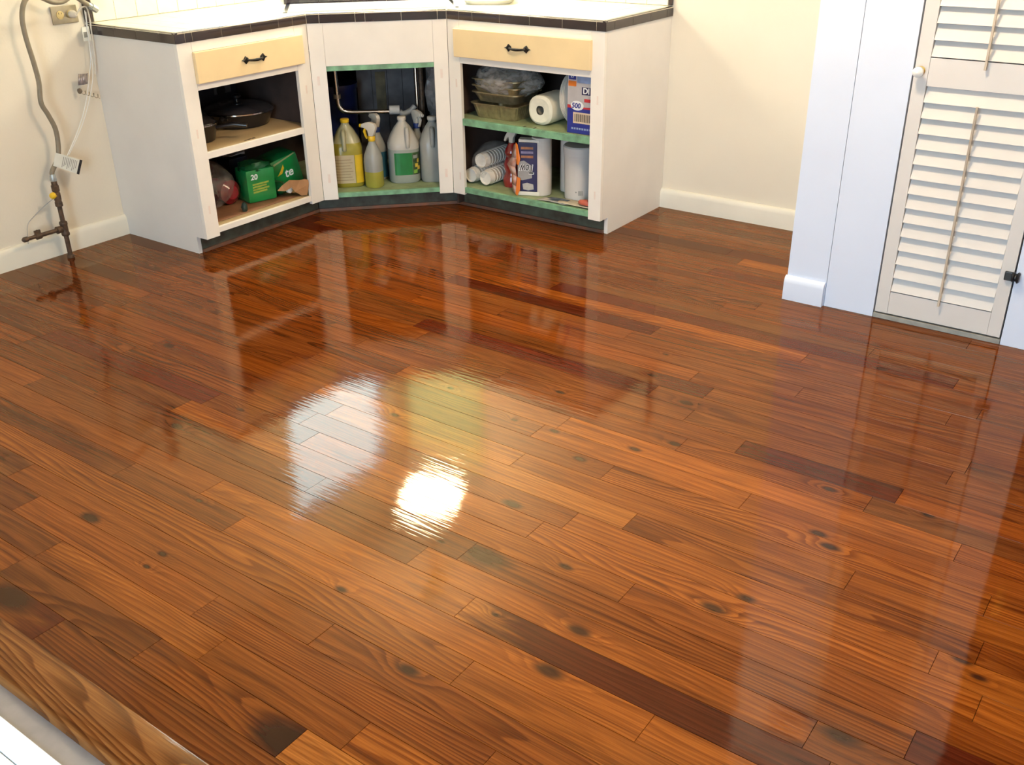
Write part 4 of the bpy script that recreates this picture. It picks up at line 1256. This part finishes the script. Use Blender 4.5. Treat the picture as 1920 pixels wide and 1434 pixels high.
def blob(rx, ry, rz, seed, amp=.25, nu=18, nv=12, base=False):
    r_ = random.Random(seed)
    wv = [(r_.uniform(2, 7), r_.uniform(2, 7), r_.uniform(0, 6), r_.uniform(0, 6)) for _ in range(5)]
    rs = []
    for j in range(nv + 1):
        th = PI * (j + .02) / (nv + .04)
        ring = []
        for i in range(nu):
            ph = 2 * PI * i / nu
            k_ = 1 + amp / 3 * sum(math.sin(a * ph + p) * math.sin(b2 * th + q_) for a, b2, p, q_ in [(round(w_[0]), w_[1], w_[2], w_[3]) for w_ in wv]) * math.sin(th)
            z_ = -rz * math.cos(th) * k_
            if base:
                z_ = max(z_, -rz * .82)
            ring.append((rx * math.sin(th) * math.cos(ph) * k_, ry * math.sin(th) * math.sin(ph) * k_, z_))
        rs.append(ring)
    return rs
MB().rings(blob(.055, .055, .18, 5, .5)).xf(Matrix.Translation(dg(.60, .36, .50))).build('bag_film', M('grey bag film', (.22, .20, .19), .3, .3, 40), nb_, smooth=True)

# ================================================================== right cabinet, upper shelf
ZS = .4405
# foil pan with cloudy plastic-wrapped pans stacked on it
fp = thing('foil_pan', 'foil baking pan with fluted sides on the green shelf', 'pan', (1.235, -.45, ZS))
def rr3(cx_, cy_, a_, b_, r_, z_, n=6):
    return [(x, y, z_) for x, y in rrect(cx_ - a_, cx_ + a_, cy_ - b_, cy_ + b_, r_, n)]
def flute(ring, cx_, cy_, amp):
    out = []
    for i, p in enumerate(ring):
        k_ = 1 + (amp if i % 2 else -amp)
        out.append((cx_ + (p[0] - cx_) * k_, cy_ + (p[1] - cy_) * k_, p[2]))
    return out
def dense(ring, n=3):
    out = []
    for i in range(len(ring)):
        p, q_ = Vector(ring[i]), Vector(ring[(i + 1) % len(ring)])
        m_ = max(1, int((q_ - p).length / .008))
        out += [tuple(p.lerp(q_, k / m_)) for k in range(m_)]
    return out
c_ = (1.235, -.42)
base_r = dense(rr3(*c_, .130, .105, .03, 0))
if len(base_r) % 2:
    base_r = base_r[:-1]
def pr(sc, z_, amp):
    return flute([(c_[0] + (x - c_[0]) * sc, c_[1] + (y - c_[1]) * sc, z_) for x, y, _ in base_r], *c_, amp)
MB().rings([pr(.86, ZS + .0005, .004), pr(1.0, ZS + .060, .008), pr(1.0, ZS + .062, 0), pr(1.07, ZS + .063, 0), pr(1.08, ZS + .068, 0), pr(1.0, ZS + .068, 0), pr(.9, ZS + .05, 0), pr(.84, ZS + .006, 0)]).build('pan_body', foil, fp)
pw = thing('wrapped_pans', 'stack of foil pans in cloudy plastic wrap on top of the fluted pan', 'pans', (1.22, -.40, ZS + .069))
for k in range(3):
    z_ = ZS + .0695 + .030 * k
    MB().rings([[(c_[0] - .01 + (x - c_[0]) * s_, c_[1] + .02 + (y - c_[1]) * s_, z_ + dz) for x, y, _ in base_r] for s_, dz in ((.82, 0), (.98, .040), (1.06, .041), (1.06, .046), (.96, .046))]).build('inner_pan', foil, pw)
MB().rings([[(x, y, max(z_, -.088)) for x, y, z_ in r_] for r_ in blob(.172, .130, .086, 21, .14, 26, 12)]).xf(Matrix.Translation((1.228, -.395, ZS + .160))).build('plastic_wrap', film_cloudy, pw, smooth=True)
# paper roll
pr_ = thing('paper_roll', 'soft white paper roll lying on the green shelf with its core showing', 'roll', (1.485, -.44, ZS))
cc = (1.484, -.40, ZS + .0665)
RR = .066
MB().lathe([(.020, -.105), (RR * .80, -.110), (RR * .97, -.100), (RR, -.085), (RR, .05), (.02, .05), (.02, -.02)], cc, 26, axis='y', sq=2.4, cap=False).build('roll_body', paper_warm, pr_, smooth=True)
MB().lathe([(.0205, -.098), (.0205, .045), (.0165, .045), (.0165, -.098)], cc, 16, axis='y', cap=False).build('core', M('grey core', (.30, .27, .22), .8, .1, 30), pr_, smooth=True)
# foam plates standing on edge in film
fpz = thing('foam_plates', 'white foam plates standing on edge behind the roll', 'plates', (1.60, -.36, ZS))
mp = Matrix.Translation((1.605, -.40, ZS + .116)) @ Matrix.Rotation(math.radians(-8), 4, 'Y') @ Matrix.Rotation(math.radians(90), 4, 'Y') @ Matrix.Rotation(math.radians(0), 4, 'Z')
for k in range(4):
    MB().lathe([(.001, .004 + .007 * k), (.075, .004 + .007 * k), (.095, -.008 + .007 * k), (.112, -.012 + .007 * k), (.113, -.009 + .007 * k), (.096, -.005 + .007 * k), (.076, .007 + .007 * k), (.001, .007 + .007 * k)], (0, 0, 0), 28).xf(mp).build('plate', foam_white, fpz, smooth=True)
# printed box
pb = thing('cardboard_box', 'blue and grey printed carton of 500 with a barcode on the green shelf', 'box', (1.73, -.48, ZS))
bx0, bx1, by0, by1, bz1 = 1.660, 1.822, -.552, -.42, ZS + .258
MB().box(bx0, bx1, by0, by1, ZS + .0005, bz1).build('carton', box_grey, pb, bevel=.0015)
yb = by0 - .0006
pl = lambda nm, m_, x0, x1, z0, z1, dy=0.0: MB().box(x0, x1, yb - dy, yb + .0005, z0, z1).build(nm, m_, pb)
pl('blue_panel', ink_blue, bx0, bx1, ZS + .001, ZS + .108)
MB().ext([(bx0, ZS + .108), (bx1, ZS + .108), (bx1, ZS + .122), (bx0 + .09, ZS + .116), (bx0, ZS + .122)], lambda a, b, w_: (a, w_, b), yb, yb + .0005).build('red_arc', ink_red, pb)
pl('red_patch', ink_red, bx0 + .085, bx1, ZS + .138, ZS + .152)
MB().lathe([(.033, 0), (.033, .0006)], (bx0 + .050, yb - .0004, ZS + .120), 22, axis='y', ry=1.0).xf(Matrix.Translation((0, 0, ZS + .120)) @ Matrix.Diagonal((1, 1, .62, 1)) @ Matrix.Translation((0, 0, -(ZS + .120)))).build('count_oval', ink_white, pb)
text_mesh('500', 'count_print', ink_blue, frame((bx0 + .045, yb - .0012, ZS + .119), (1, 0, 0), (0, 0, 1)), .030, pb, shear=.1, bold=.0006)
pl('barcode_ground', M('cream barcode ground', (.66, .52, .38), .5, .05, 30), bx0 + .030, bx1 - .01, ZS + .045, ZS + .092, .0004)
mb = MB()
x_ = bx0 + .036
r_ = random.Random(4)
while x_ < bx1 - .018:
    w_ = r_.choice([.0016, .0024, .0036])
    mb.box(x_, x_ + w_, yb - .0008, yb - .0003, ZS + .052, ZS + .085)
    x_ += w_ + r_.choice([.002, .003])
mb.build('barcode_bars', ink_black, pb)
mb = MB()
for k in range(9):
    mb.box(bx0 + .022 + .013 * k, bx0 + .031 + .013 * k, yb - .0008, yb - .0003, ZS + .018, ZS + .026)
mb.build('foot_print', ink_sky, pb)
pl('brand_panel', ink_navy, bx0 + .072, bx1, ZS + .168, ZS + .200, .0002)
text_mesh('DI', 'brand_print', ink_white, frame((bx0 + .095, yb - .0010, ZS + .184), (1, 0, 0), (0, 0, 1)), .034, pb, bold=.0008)
pl('sky_panel', ink_sky, bx0 + .048, bx1, ZS + .216, bz1 - .001)
pl('blue_corner', ink_blue, bx0 + .006, bx0 + .042, bz1 - .030, bz1 - .004, .0002)
text_mesh('x7', 'corner_print', ink_white, frame((bx0 + .025, yb - .0010, bz1 - .017), (1, 0, 0), (0, 0, 1)), .018, pb)
pl('orange_corner', ink_orange, bx0 + .004, bx0 + .044, bz1 - .058, bz1 - .036, .0002)

# ================================================================== right cabinet, bottom
ZR = .1125
cups = thing('foam_cups', 'three sleeves of white foam cups wrapped in film on the bottom shelf', 'cups', (1.13, -.40, ZR))
cups['label'] = 'bundle of white foam cups in clear film at the left of the bottom shelf'
for k, (x_, z_) in enumerate(((1.083, ZR + .0415), (1.172, ZR + .0415), (1.130, ZR + .115))):
    prof = []
    y_ = 0.0
    for q_ in range(9):
        prof += [(.036, y_), (.0372, y_ + .003), (.0355, y_ + .005), (.0345, y_ + .021)]
        y_ += .022
    MB().lathe([(.002, .006), (.028, .006), (.030, .0), (.033, .0)] + [(r, y2 + .03) for r, y2 in prof] + [(.002, y_ + .03)], (x_, -.515 + .02 * (k == 2), z_), 24, axis='y').build('cup_sleeve', foam_white, cups, smooth=True)
MB().rings(blob(.086, .13, .100, 8, .10, 24, 12, True)).xf(Matrix.Translation((1.140, -.40, ZR + .093))).build('film_wrap', film_clear, cups, smooth=True)
# red spray bottle
rb_ = thing('red_bottle', 'red liquid bottle with white sprayer behind the foam cups', 'bottle', (1.270, -.43, ZR))
MB().lathe([(.040, .0005), (.043, .008), (.044, .035), (.036, .055), (.031, .070), (.038, .090), (.040, .110), (.032, .130), (.027, .142), (.034, .155), (.036, .165), (.026, .185), (.018, .200), (.015, .208)], (1.270, -.43, ZR), 24).build('bottle_body', red_liquid, rb_, smooth=True)
pr2 = [(-.010, .208), (.012, .208), (.014, .232), (.034, .262), (.030, .276), (.010, .274), (-.016, .262), (-.034, .234), (-.040, .214), (-.032, .210), (-.022, .226), (-.012, .234)]
MB().ext([(a, b) for a, b in pr2], lambda a, b, w_: (1.270 + a, -.43 + w_, ZR + b), -.010, .010).build('sprayer', cap_white, rb_, bevel=.003, smooth=True)
# towel pack in navy wrapper
tw = thing('paper_towels', 'paper towel rolls in torn navy and orange wrapper in the right cabinet', 'paper towels', (1.43, -.45, ZR))
a0 = Vector((1.388, -.548, 0)); a1 = Vector((1.474, -.515, 0))      # front face of the pack
fd = (a1 - a0).normalized(); fn = Vector((fd.y, -fd.x, 0))
zt = ZR + .270
def onf(s, z_, o2=0.0):
    p = a0 + fd * s - fn * (-o2)
    return (p.x, p.y, z_)
Wf = (a1 - a0).length
cR = a0 + fd * (Wf * .62) - fn * .062
MB().lathe([(.016, .0005), (.045, .001), (.047, .006), (.047, .262), (.044, .268), (.016, .268)], (cR.x + .047, cR.y + .004, ZR), 28, cap=False).build('towel_roll', paper_pink, tw, smooth=True)
pk = MB()
pts2 = [a0, a1, a1 - fn * .012, a0 - fn * .012]
pk.prism([(p.x, p.y) for p in pts2], ZR + .020, ZR + .248)
pk.build('wrapper_front', ink_navy, tw, bevel=.003)
MB().prism([(p.x, p.y) for p in (a0 + fd * .004, a1 + fd * .012, a1 + fd * .012 - fn * .05, a0 - fn * .05)], ZR + .2485, ZR + .262).build('wrapper_top', paper_white, tw, bevel=.004)
MB().prism([(p.x, p.y) for p in (a0 + fd * .0, a1 + fd * .010, a1 + fd * .010 - fn * .05, a0 - fn * .05)], ZR + .0008, ZR + .0195).build('wrapper_foot', paper_white, tw, bevel=.003)
text_mesh('Tow', 'brand_print', ink_white, frame(onf(.046, ZR + .128, .0008), -fd, (0, 0, -1)), .062, tw, shear=.22, bold=.0022, width=.62, depth=.0003)
text_mesh('Tow', 'brand_ink', ink_black, frame(onf(.046, ZR + .129, .0014), -fd, (0, 0, -1)), .060, tw, shear=.22, bold=.0002, width=.60, depth=.0003)
def patch(nm, m_, pts3, o2=.0006):
    n = len(pts3)
    r0 = [onf(s, z_, .0002) for s, z_ in pts3]
    r1 = [onf(s, z_, o2) for s, z_ in pts3]
    MB().rings([r0, r1]).build(nm, m_, tw)
patch('pale_patch', M('silver print', (.34, .32, .31), .4, .1, 20), [(0, ZR + .158), (.03, ZR + .165), (.068, ZR + .142), (.068, ZR + .085), (.02, ZR + .072), (0, ZR + .078)], .0004)
for k, m_ in enumerate((M('faded orange print', (.35, .14, .06), .5, .2, 60), M('faded lilac print', (.20, .18, .30), .5, .2, 60), M('faded orange print', (.35, .14, .06), .5, .2, 60))):
    patch('text_strip', m_, [(.016, ZR + .228 - .020 * k), (.074, ZR + .229 - .020 * k), (.074, ZR + .218 - .020 * k), (.016, ZR + .217 - .020 * k)])
patch('roll_icon', M('icon print', (.46, .43, .40), .5, .1, 40), [(.022, ZR + .056), (.045, ZR + .062), (.074, ZR + .055), (.076, ZR + .032), (.05, ZR + .026), (.026, ZR + .030)])
# torn orange film flap at the left edge
f1 = [onf(-.006, ZR + .250, .008), onf(.004, ZR + .24, .012), onf(.016, ZR + .175, .012), onf(.008, ZR + .145, .014), onf(-.002, ZR + .150, .01)]
MB().rings([f1, [tuple(Vector(p) + fn * .001) for p in f1]]).build('film_flap', ink_orange, tw)
f1 = [onf(.0, ZR + .092, .012), onf(.016, ZR + .085, .014), onf(.014, ZR + .03, .016), onf(.002, ZR - .0 + .003, .018), onf(-.008, ZR + .010, .016)]
MB().rings([f1, [tuple(Vector(p) + fn * .001) for p in f1]]).build('film_flap', ink_orange, tw)
tf = thing('torn_wrapper', 'crumpled clear and orange film hanging beside the towel pack', 'wrapper', (1.335, -.50, ZR))
mb = MB()
pts4 = [[(1.338, -.510, ZR + .222), (1.365, -.525, ZR + .235)], [(1.330, -.515, ZR + .165), (1.372, -.535, ZR + .170)], [(1.306, -.518, ZR + .130), (1.368, -.538, ZR + .125)], [(1.334, -.522, ZR + .090), (1.376, -.540, ZR + .085)], [(1.340, -.528, ZR + .045), (1.374, -.545, ZR + .040)], [(1.346, -.532, ZR + .010), (1.378, -.548, ZR + .002)]]
for i in range(len(pts4) - 1):
    mb.add([pts4[i][0], pts4[i][1], pts4[i + 1][1], pts4[i + 1][0]], [(0, 1, 2, 3)])
mb.build('film_sheet', M('white orange film', (.55, .42, .38), .25, .3, 30, col2=(.62, .17, .06)), tf, smooth=True, solid=.0008)
# second roll and white tub
r2 = thing('paper_roll', 'upright white paper roll squeezed between towel pack and white tub', 'roll', (1.545, -.42, ZR))
MB().lathe([(.002, .0005), (.036, .0005), (.038, .004), (.038, .246), (.034, .25), (.018, .25), (.018, .2)], (1.540, -.350, ZR), 24).build('roll_body', paper_pink, r2, smooth=True)
tb = thing('white_tub', 'large white plastic tub with faint barcode at the right of the bottom shelf', 'tub', (1.655, -.42, ZR))
TC = (1.652, -.425, ZR)
MB().lathe([(.064, .0005), (.070, .004), (.075, .205), (.077, .206), (.077, .220), (.080, .221), (.080, .242), (.074, .248), (.002, .249)], TC, 30).build('tub_body', M('white tub plastic', (.64, .60, .56), .35, .03, 10), tb, smooth=True)
def cyl_patch(nm, m_, a_, b_, z0, z1, r):
    mb_ = MB()
    for k in range(4):
        t0, t1 = a_ + (b_ - a_) * k / 4, a_ + (b_ - a_) * (k + 1) / 4
        mb_.add([(TC[0] + r * math.cos(t0), TC[1] + r * math.sin(t0), z0), (TC[0] + r * math.cos(t1), TC[1] + r * math.sin(t1), z0), (TC[0] + r * math.cos(t1), TC[1] + r * math.sin(t1), z1), (TC[0] + r * math.cos(t0), TC[1] + r * math.sin(t0), z1)], [(0, 1, 2, 3)])
    return mb_.build(nm, m_, tb, solid=.0003)
for k in range(5):
    cyl_patch('barcode_bar', ink_grey, -1.12 + .06 * k, -1.085 + .06 * k, ZR + .030, ZR + .052, .0726)
cyl_patch('barcode_mark', ink_grey, -1.30, -1.22, ZR + .043, ZR + .048, .0728)
dk = thing('dark_jar', 'dark jar half hidden behind the right stile of the right cabinet', 'jar', (1.765, -.40, ZR))
MB().lathe([(.034, .0005), (.036, .006), (.036, .13), (.028, .15), (.028, .175), (.024, .178)], (1.772, -.395, ZR), 20).build('jar_body', navy_box, dk, smooth=True)
np_ = thing('newspaper_sheets', 'crumpled newspaper sheets lying on the bottom shelf before the tub', 'newspaper', (1.63, -.53, ZR))
def sheet(nm, m_, pts5, parent, seed, z_, amp=.004, n=7):
    r5 = random.Random(seed)
    grid = []
    for j in range(n):
        for i in range(n):
            a_, b_ = i / (n - 1), j / (n - 1)
            p = Vector(pts5[0]).lerp(Vector(pts5[1]), a_).lerp(Vector(pts5[3]).lerp(Vector(pts5[2]), a_), b_)
            grid.append((p.x, p.y, z_ + amp * (.2 + abs(math.sin(3.1 * a_ + seed) * math.cos(4.3 * b_ + 2 * seed))) + r5.uniform(0, amp * .3)))
    fs = [(j * n + i, j * n + i + 1, (j + 1) * n + i + 1, (j + 1) * n + i) for j in range(n - 1) for i in range(n - 1)]
    return MB().add(grid, fs).build(nm, m_, parent, smooth=True, solid=.0005)
sheet('sheet', newsprint, [(1.50, -.563), (1.66, -.566), (1.69, -.506), (1.52, -.508)], np_, 3, ZR + .0008)
sheet('sheet', M('cream newsprint', (.50, .44, .33), .8, .1, 20), [(1.62, -.564), (1.79, -.566), (1.79, -.50), (1.60, -.505)], np_, 7, ZR + .006)
sheet('photo_print', M('grey blue print', (.10, .13, .16), .8, .3, 30), [(1.55, -.545), (1.66, -.54), (1.66, -.518), (1.56, -.52)], np_, 3, ZR + .0125, .001)
rg_ = thing('red_packet', 'small salmon red packet in the front right corner of the bottom shelf', 'packet', (1.76, -.555, ZR))
MB().rings([[(x, y, max(z_, -.008)) for x, y, z_ in r_] for r_ in blob(.036, .016, .016, 31, .3, 14, 8)]).xf(Matrix.Translation((1.755, -.545, ZR + .021))).build('packet_body', M('salmon packet', (.55, .12, .07), .5, .15, 30), rg_, smooth=True)

# ================================================================== left cabinet, upper shelf
ZU = .4365
def skillet(name, label, cx_, cy_, z_, r, h, hdir, hlen, lid=True):
    t = thing(name, label, 'pan', (cx_, cy_, z_))
    MB().lathe([(r * .78, .0005), (r * .84, .004), (r, h), (r * 1.025, h + .002), (r * .99, h + .002), (r * .82, .008), (.002, .007)], (cx_, cy_, z_), 32).build('pan_body', pan_black, t, smooth=True)
    d_ = Vector((math.cos(hdir), math.sin(hdir), 0))
    c0 = Vector((cx_, cy_, z_ + h * .8))
    MB().tube([c0 + d_ * r * .96, c0 + d_ * (r + .04) + Vector((0, 0, .008)), c0 + d_ * (r + hlen * .6) + Vector((0, 0, .012)), c0 + d_ * (r + hlen) + Vector((0, 0, .006))], [.008, .009, .011, .009], 10).build('pan_handle', pan_black, t, smooth=True)
    if lid:
        l = MB().lathe([(r * 1.0, h + .0025), (r * 1.0, h + .006), (r * .93, h + .016), (r * .7, h + .030), (r * .35, h + .040), (.002, h + .043)], (cx_, cy_, z_), 32).build('lid', lid_glass, t, smooth=True)
        MB().lathe([(r * .995, h + .002), (r * 1.02, h + .003), (r * 1.02, h + .008), (r * .985, h + .0095)], (cx_, cy_, z_), 32, cap=False).build('lid_rim', chrome, l, smooth=True)
        MB().lathe([(.008, h + .043), (.008, h + .052), (.020, h + .058), (.022, h + .068), (.012, h + .074)], (cx_, cy_, z_), 16).build('lid_knob', pan_black, l, smooth=True)
    return t
skillet('skillet', 'large black skillet with glass lid on the left plywood shelf', .268, -1.205, ZU, .160, .062, math.radians(-62), .05)
skillet('skillet', 'smaller black saucepan at the left end of the plywood shelf', .375, -1.540, ZU, .098, .070, math.radians(38), .13)
nx = thing('appliance_box', 'dark navy appliance carton with a grey picture behind the skillet', 'box', (.10, -1.20, ZU))
MB().box(.032, .095, -1.33, -1.055, ZU + .0005, .695).build('carton', navy_box, nx, bevel=.002)
pgx = M('grey appliance print', (.085, .085, .105), .5, .3, 20)
MB().box(0.0952, .0962, -1.19, -1.09, ZU + .11, ZU + .185).build('picture', pgx, nx)
MB().lathe([(.026, .0), (.026, .001)], (.0964, -1.15, ZU + .125), 16, axis='x').build('picture_detail', ink_black, nx)
g2 = thing('appliance_box', 'dull blue-grey carton at the left back of the plywood shelf', 'box', (.09, -1.56, ZU))
MB().box(.035, .13, -1.66, -1.47, ZU + .0005, .68).build('carton', M('dull blue carton', (.045, .05, .062), .6, .2, 10), g2, bevel=.002)
sc = thing('shelf_scribble', 'black marker scribble on the front of the left plywood shelf', 'scribble', (.56, -1.39, ZU))
del sc['category']; sc['category'] = 'marking'
r_ = random.Random(9)
mb = MB()
for k in range(9):
    y_ = -1.425 + .0078 * k
    hgt = .006 + .010 * (k / 8) * r_.uniform(.6, 1.2)
    x_ = .556 - .002 * (k % 3)
    mb.box(x_ - hgt, x_ + .002, y_, y_ + .0022, ZU - .0002, ZU + .0004)
    mb.box(x_ - hgt * .6, x_ - hgt * .6 + .002, y_, y_ + .006, ZU - .0002, ZU + .0004)
mb.build('ink_strokes', ink_black, sc)

# ================================================================== left cabinet, bottom
ZL = .1145
bl = thing('paper_liner', 'brown paper liner on the bottom of the left cabinet', 'paper', (.40, -1.37, ZL))
sheet('liner_sheet', brown_paper, [(.53, -1.64), (.535, -1.11), (.20, -1.11), (.20, -1.64)], bl, 2, ZL + .0002, .0012, 9)
ZL += .0025
rw = thing('bottle_pack', 'dark red bottle pack in crinkled clear wrap at the left of the bottom board', 'bottles', (.33, -1.46, ZL))
MB().lathe([(.050, -.09), (.062, -.085), (.064, .06), (.05, .085), (.02, .11)], (.31, -1.525, ZL + .0665), 24, axis='x').build('bottle', wrap_maroon, rw, smooth=True)
MB().lathe([(.045, -.07), (.055, -.062), (.055, .05), (.03, .07)], (.33, -1.402, ZL + .0585), 22, axis='x').build('bottle', wrap_red, rw, smooth=True)
MB().lathe([(.036, -.08), (.044, -.075), (.044, .06), (.02, .09)], (.26, -1.47, ZL + .165), 22, axis='x').build('bottle', wrap_maroon, rw, smooth=True)
MB().rings(blob(.112, .138, .112, 14, .12, 26, 12, True)).xf(Matrix.Translation((.315, -1.485, ZL + .0955))).build('clear_wrap', film_bag, rw, smooth=True)
# green soda cartons
def carton(name, label, o_, ang, a_, b_, h):
    t = thing(name, label, 'soda pack', o_)
    mt = Matrix.Translation(o_) @ Matrix.Rotation(ang, 4, 'Z')
    MB().box(-a_, a_, -b_, b_, .0005, h).xf(mt).build('carton_body', soda_green, t, bevel=.012, smooth=True)
    return t, mt
t, mt = carton('soda_pack', 'green soda pack marked 20 on the bottom board of the left cabinet', (.405, -1.270, ZL), math.radians(-14), .060, .072, .152)
fr = frame(mt @ Vector((.0606, -.034, .118)), (mt.to_3x3() @ Vector((0, 1, 0))), (0, 0, 1))
text_mesh('20', 'count_print', ink_white, fr, .034, t, shear=.1, bold=.0008)
lp_ = MB()
for k in range(4):
    lp_.add([tuple(mt @ Vector((.0607, -.046, .088 - .012 * k))), tuple(mt @ Vector((.0607, .036 - .012 * (k % 2), .092 - .012 * k))), tuple(mt @ Vector((.0607, .036 - .012 * (k % 2), .084 - .012 * k))), tuple(mt @ Vector((.0607, -.046, .080 - .012 * k)))], [(0, 1, 2, 3)])
lp_.build('print_lines', ink_olive, t, solid=.0003)
MB().rings(blob(.065, .078, .03, 18, .3, 18, 8)).xf(Matrix.Translation((.40, -1.270, ZL + .156))).build('torn_top_film', soda_dark, t, smooth=True)
t = thing('soda_pack', 'tilted green soda pack with yellow leaf at the right of the bottom board', 'soda pack', (.365, -1.065, ZL))
tilt = Matrix.Translation((.362, -1.062, ZL + .018)) @ Matrix.Rotation(math.radians(-12), 4, 'Z') @ Matrix.Rotation(math.radians(13), 4, 'X')
MB().box(-.075, .075, -.074, .074, .0005, .150).xf(tilt).build('carton_body', soda_green, t, bevel=.012, smooth=True)
fr = frame(tilt @ Vector((.0758, .004, .070)), tilt.to_3x3() @ Vector((0, 1, 0)), tilt.to_3x3() @ Vector((0, 0, 1)))
text_mesh('te', 'brand_print', ink_white, fr, .058, t, shear=.2, bold=.001)
lf = [(.0758, -.058, .074), (.0758, -.035, .092), (.0758, -.012, .118), (.0758, -.012, .100), (.0758, -.03, .078)]
MB().rings([[tuple(tilt @ Vector(p)) for p in lf], [tuple(tilt @ (Vector(p) + Vector((.0006, 0, 0)))) for p in lf]]).build('leaf_print', ink_yellow, t)
MB().rings([[tuple(tilt @ Vector(p)) for p in ((.0757, -.06, .135), (.0757, .06, .150), (.0757, .06, .144), (.0757, -.06, .126))], [tuple(tilt @ Vector(p)) for p in ((.0762, -.06, .135), (.0762, .06, .150), (.0762, .06, .144), (.0762, -.06, .126))]]).build('pale_stripe', M('pale green stripe', (.30, .36, .16), .4, .1, 20), t)
sb = thing('soda_bottle', 'dark green plastic bottle between the two soda packs', 'bottle', (.43, -1.155, ZL))
MB().lathe([(.026, -.055), (.032, -.050), (.032, .04), (.014, .075), (.013, .085)], (.42, -1.168, ZL + .0335), 20, axis='x').build('bottle_body', soda_dark, sb, smooth=True)
MB().lathe([(.0145, .085), (.0145, .10), (.012, .101)], (.42, -1.168, ZL + .0335), 14, axis='x').build('cap', ink_white, sb, smooth=True)
kf = thing('cardboard_flap', 'torn brown kraft cardboard flap sticking out at the right of the bottom board', 'cardboard', (.56, -1.11, ZL))
fl = [(.545, -1.185, ZL + .088), (.560, -1.140, ZL + .080), (.572, -1.118, ZL + .082), (.580, -1.104, ZL + .076), (.580, -1.104, ZL + .056), (.575, -1.106, ZL + .030), (.566, -1.108, ZL + .004), (.552, -1.130, ZL + .002), (.548, -1.165, ZL + .030), (.540, -1.180, ZL + .055)]
MB().rings([fl, [(x - .003, y + .001, z_) for x, y, z_ in fl]]).build('flap', kraft, kf)
fl = [(.545, -1.185, ZL + .088), (.51, -1.205, ZL + .060), (.50, -1.225, ZL + .040), (.52, -1.20, ZL + .036), (.54, -1.18, ZL + .050)]
MB().rings([fl, [(x - .002, y, z_ + .002) for x, y, z_ in fl]]).build('flap_tail', kraft, kf)
lfz = thing('plastic_clip', 'small dark green plastic clip on the bottom board near the front', 'clip', (.52, -1.44, ZL))
MB().rings([[(x, y, max(z_, -.019)) for x, y, z_ in r_] for r_ in blob(.014, .013, .024, 41, .25, 14, 10)]).xf(Matrix.Translation((.512, -1.440, ZL + .0195))).build('clip_body', leaf_green, lfz, smooth=True)
hk = thing('plastic_film', 'crinkled white plastic film behind the green soda pack', 'film', (.25, -1.22, ZL))
sheet('film_sheet', M('white film', (.42, .38, .38), .3, .3, 40), [(.24, -1.31), (.28, -1.21), (.22, -1.16), (.18, -1.26)], hk, 5, ZL + .168, .018, 6)
MB().box(.17, .26, -1.29, -1.18, ZL + .0005, ZL + .165).build('film_pack', navy_box, hk, bevel=.006)

# marks left by removed hinges and screws on the frames
mark = M('hinge mark', (.66, .53, .46), .6, .3, 60.0, col2=(.84, .75, .66))
for u_, z_ in ((.590, .64), (.592, .175), (.030, .63), (.034, .18)):
    dbox(MB(), u_ - .006, u_ + .006, -.0005, .0002, z_ - .020, z_ + .020).build('hinge_mark', mark, cm)
for x_, z_ in ((1.072, .60), (1.074, .165), (1.83, .60), (1.828, .19)):
    MB().box(x_ - .004, x_ + .004, -DR - .0005, -DR + .0002, z_ - .018, z_ + .018).build('hinge_mark', mark, cr)
for y_, z_ in ((-1.685, .52), (-1.684, .20), (-1.062, .60)):
    MB().box(D - .0002, D + .0005, y_ - .004, y_ + .004, z_ - .018, z_ + .018).build('hinge_mark', mark, cl)
for x_, y_ in ((1.437, -.560), (1.492, -.558)):
    MB().box(x_ - .004, x_ + .004, y_ - .010, y_ + .010, .4400, .4404).build('shelf_mark', ink_black, cr)
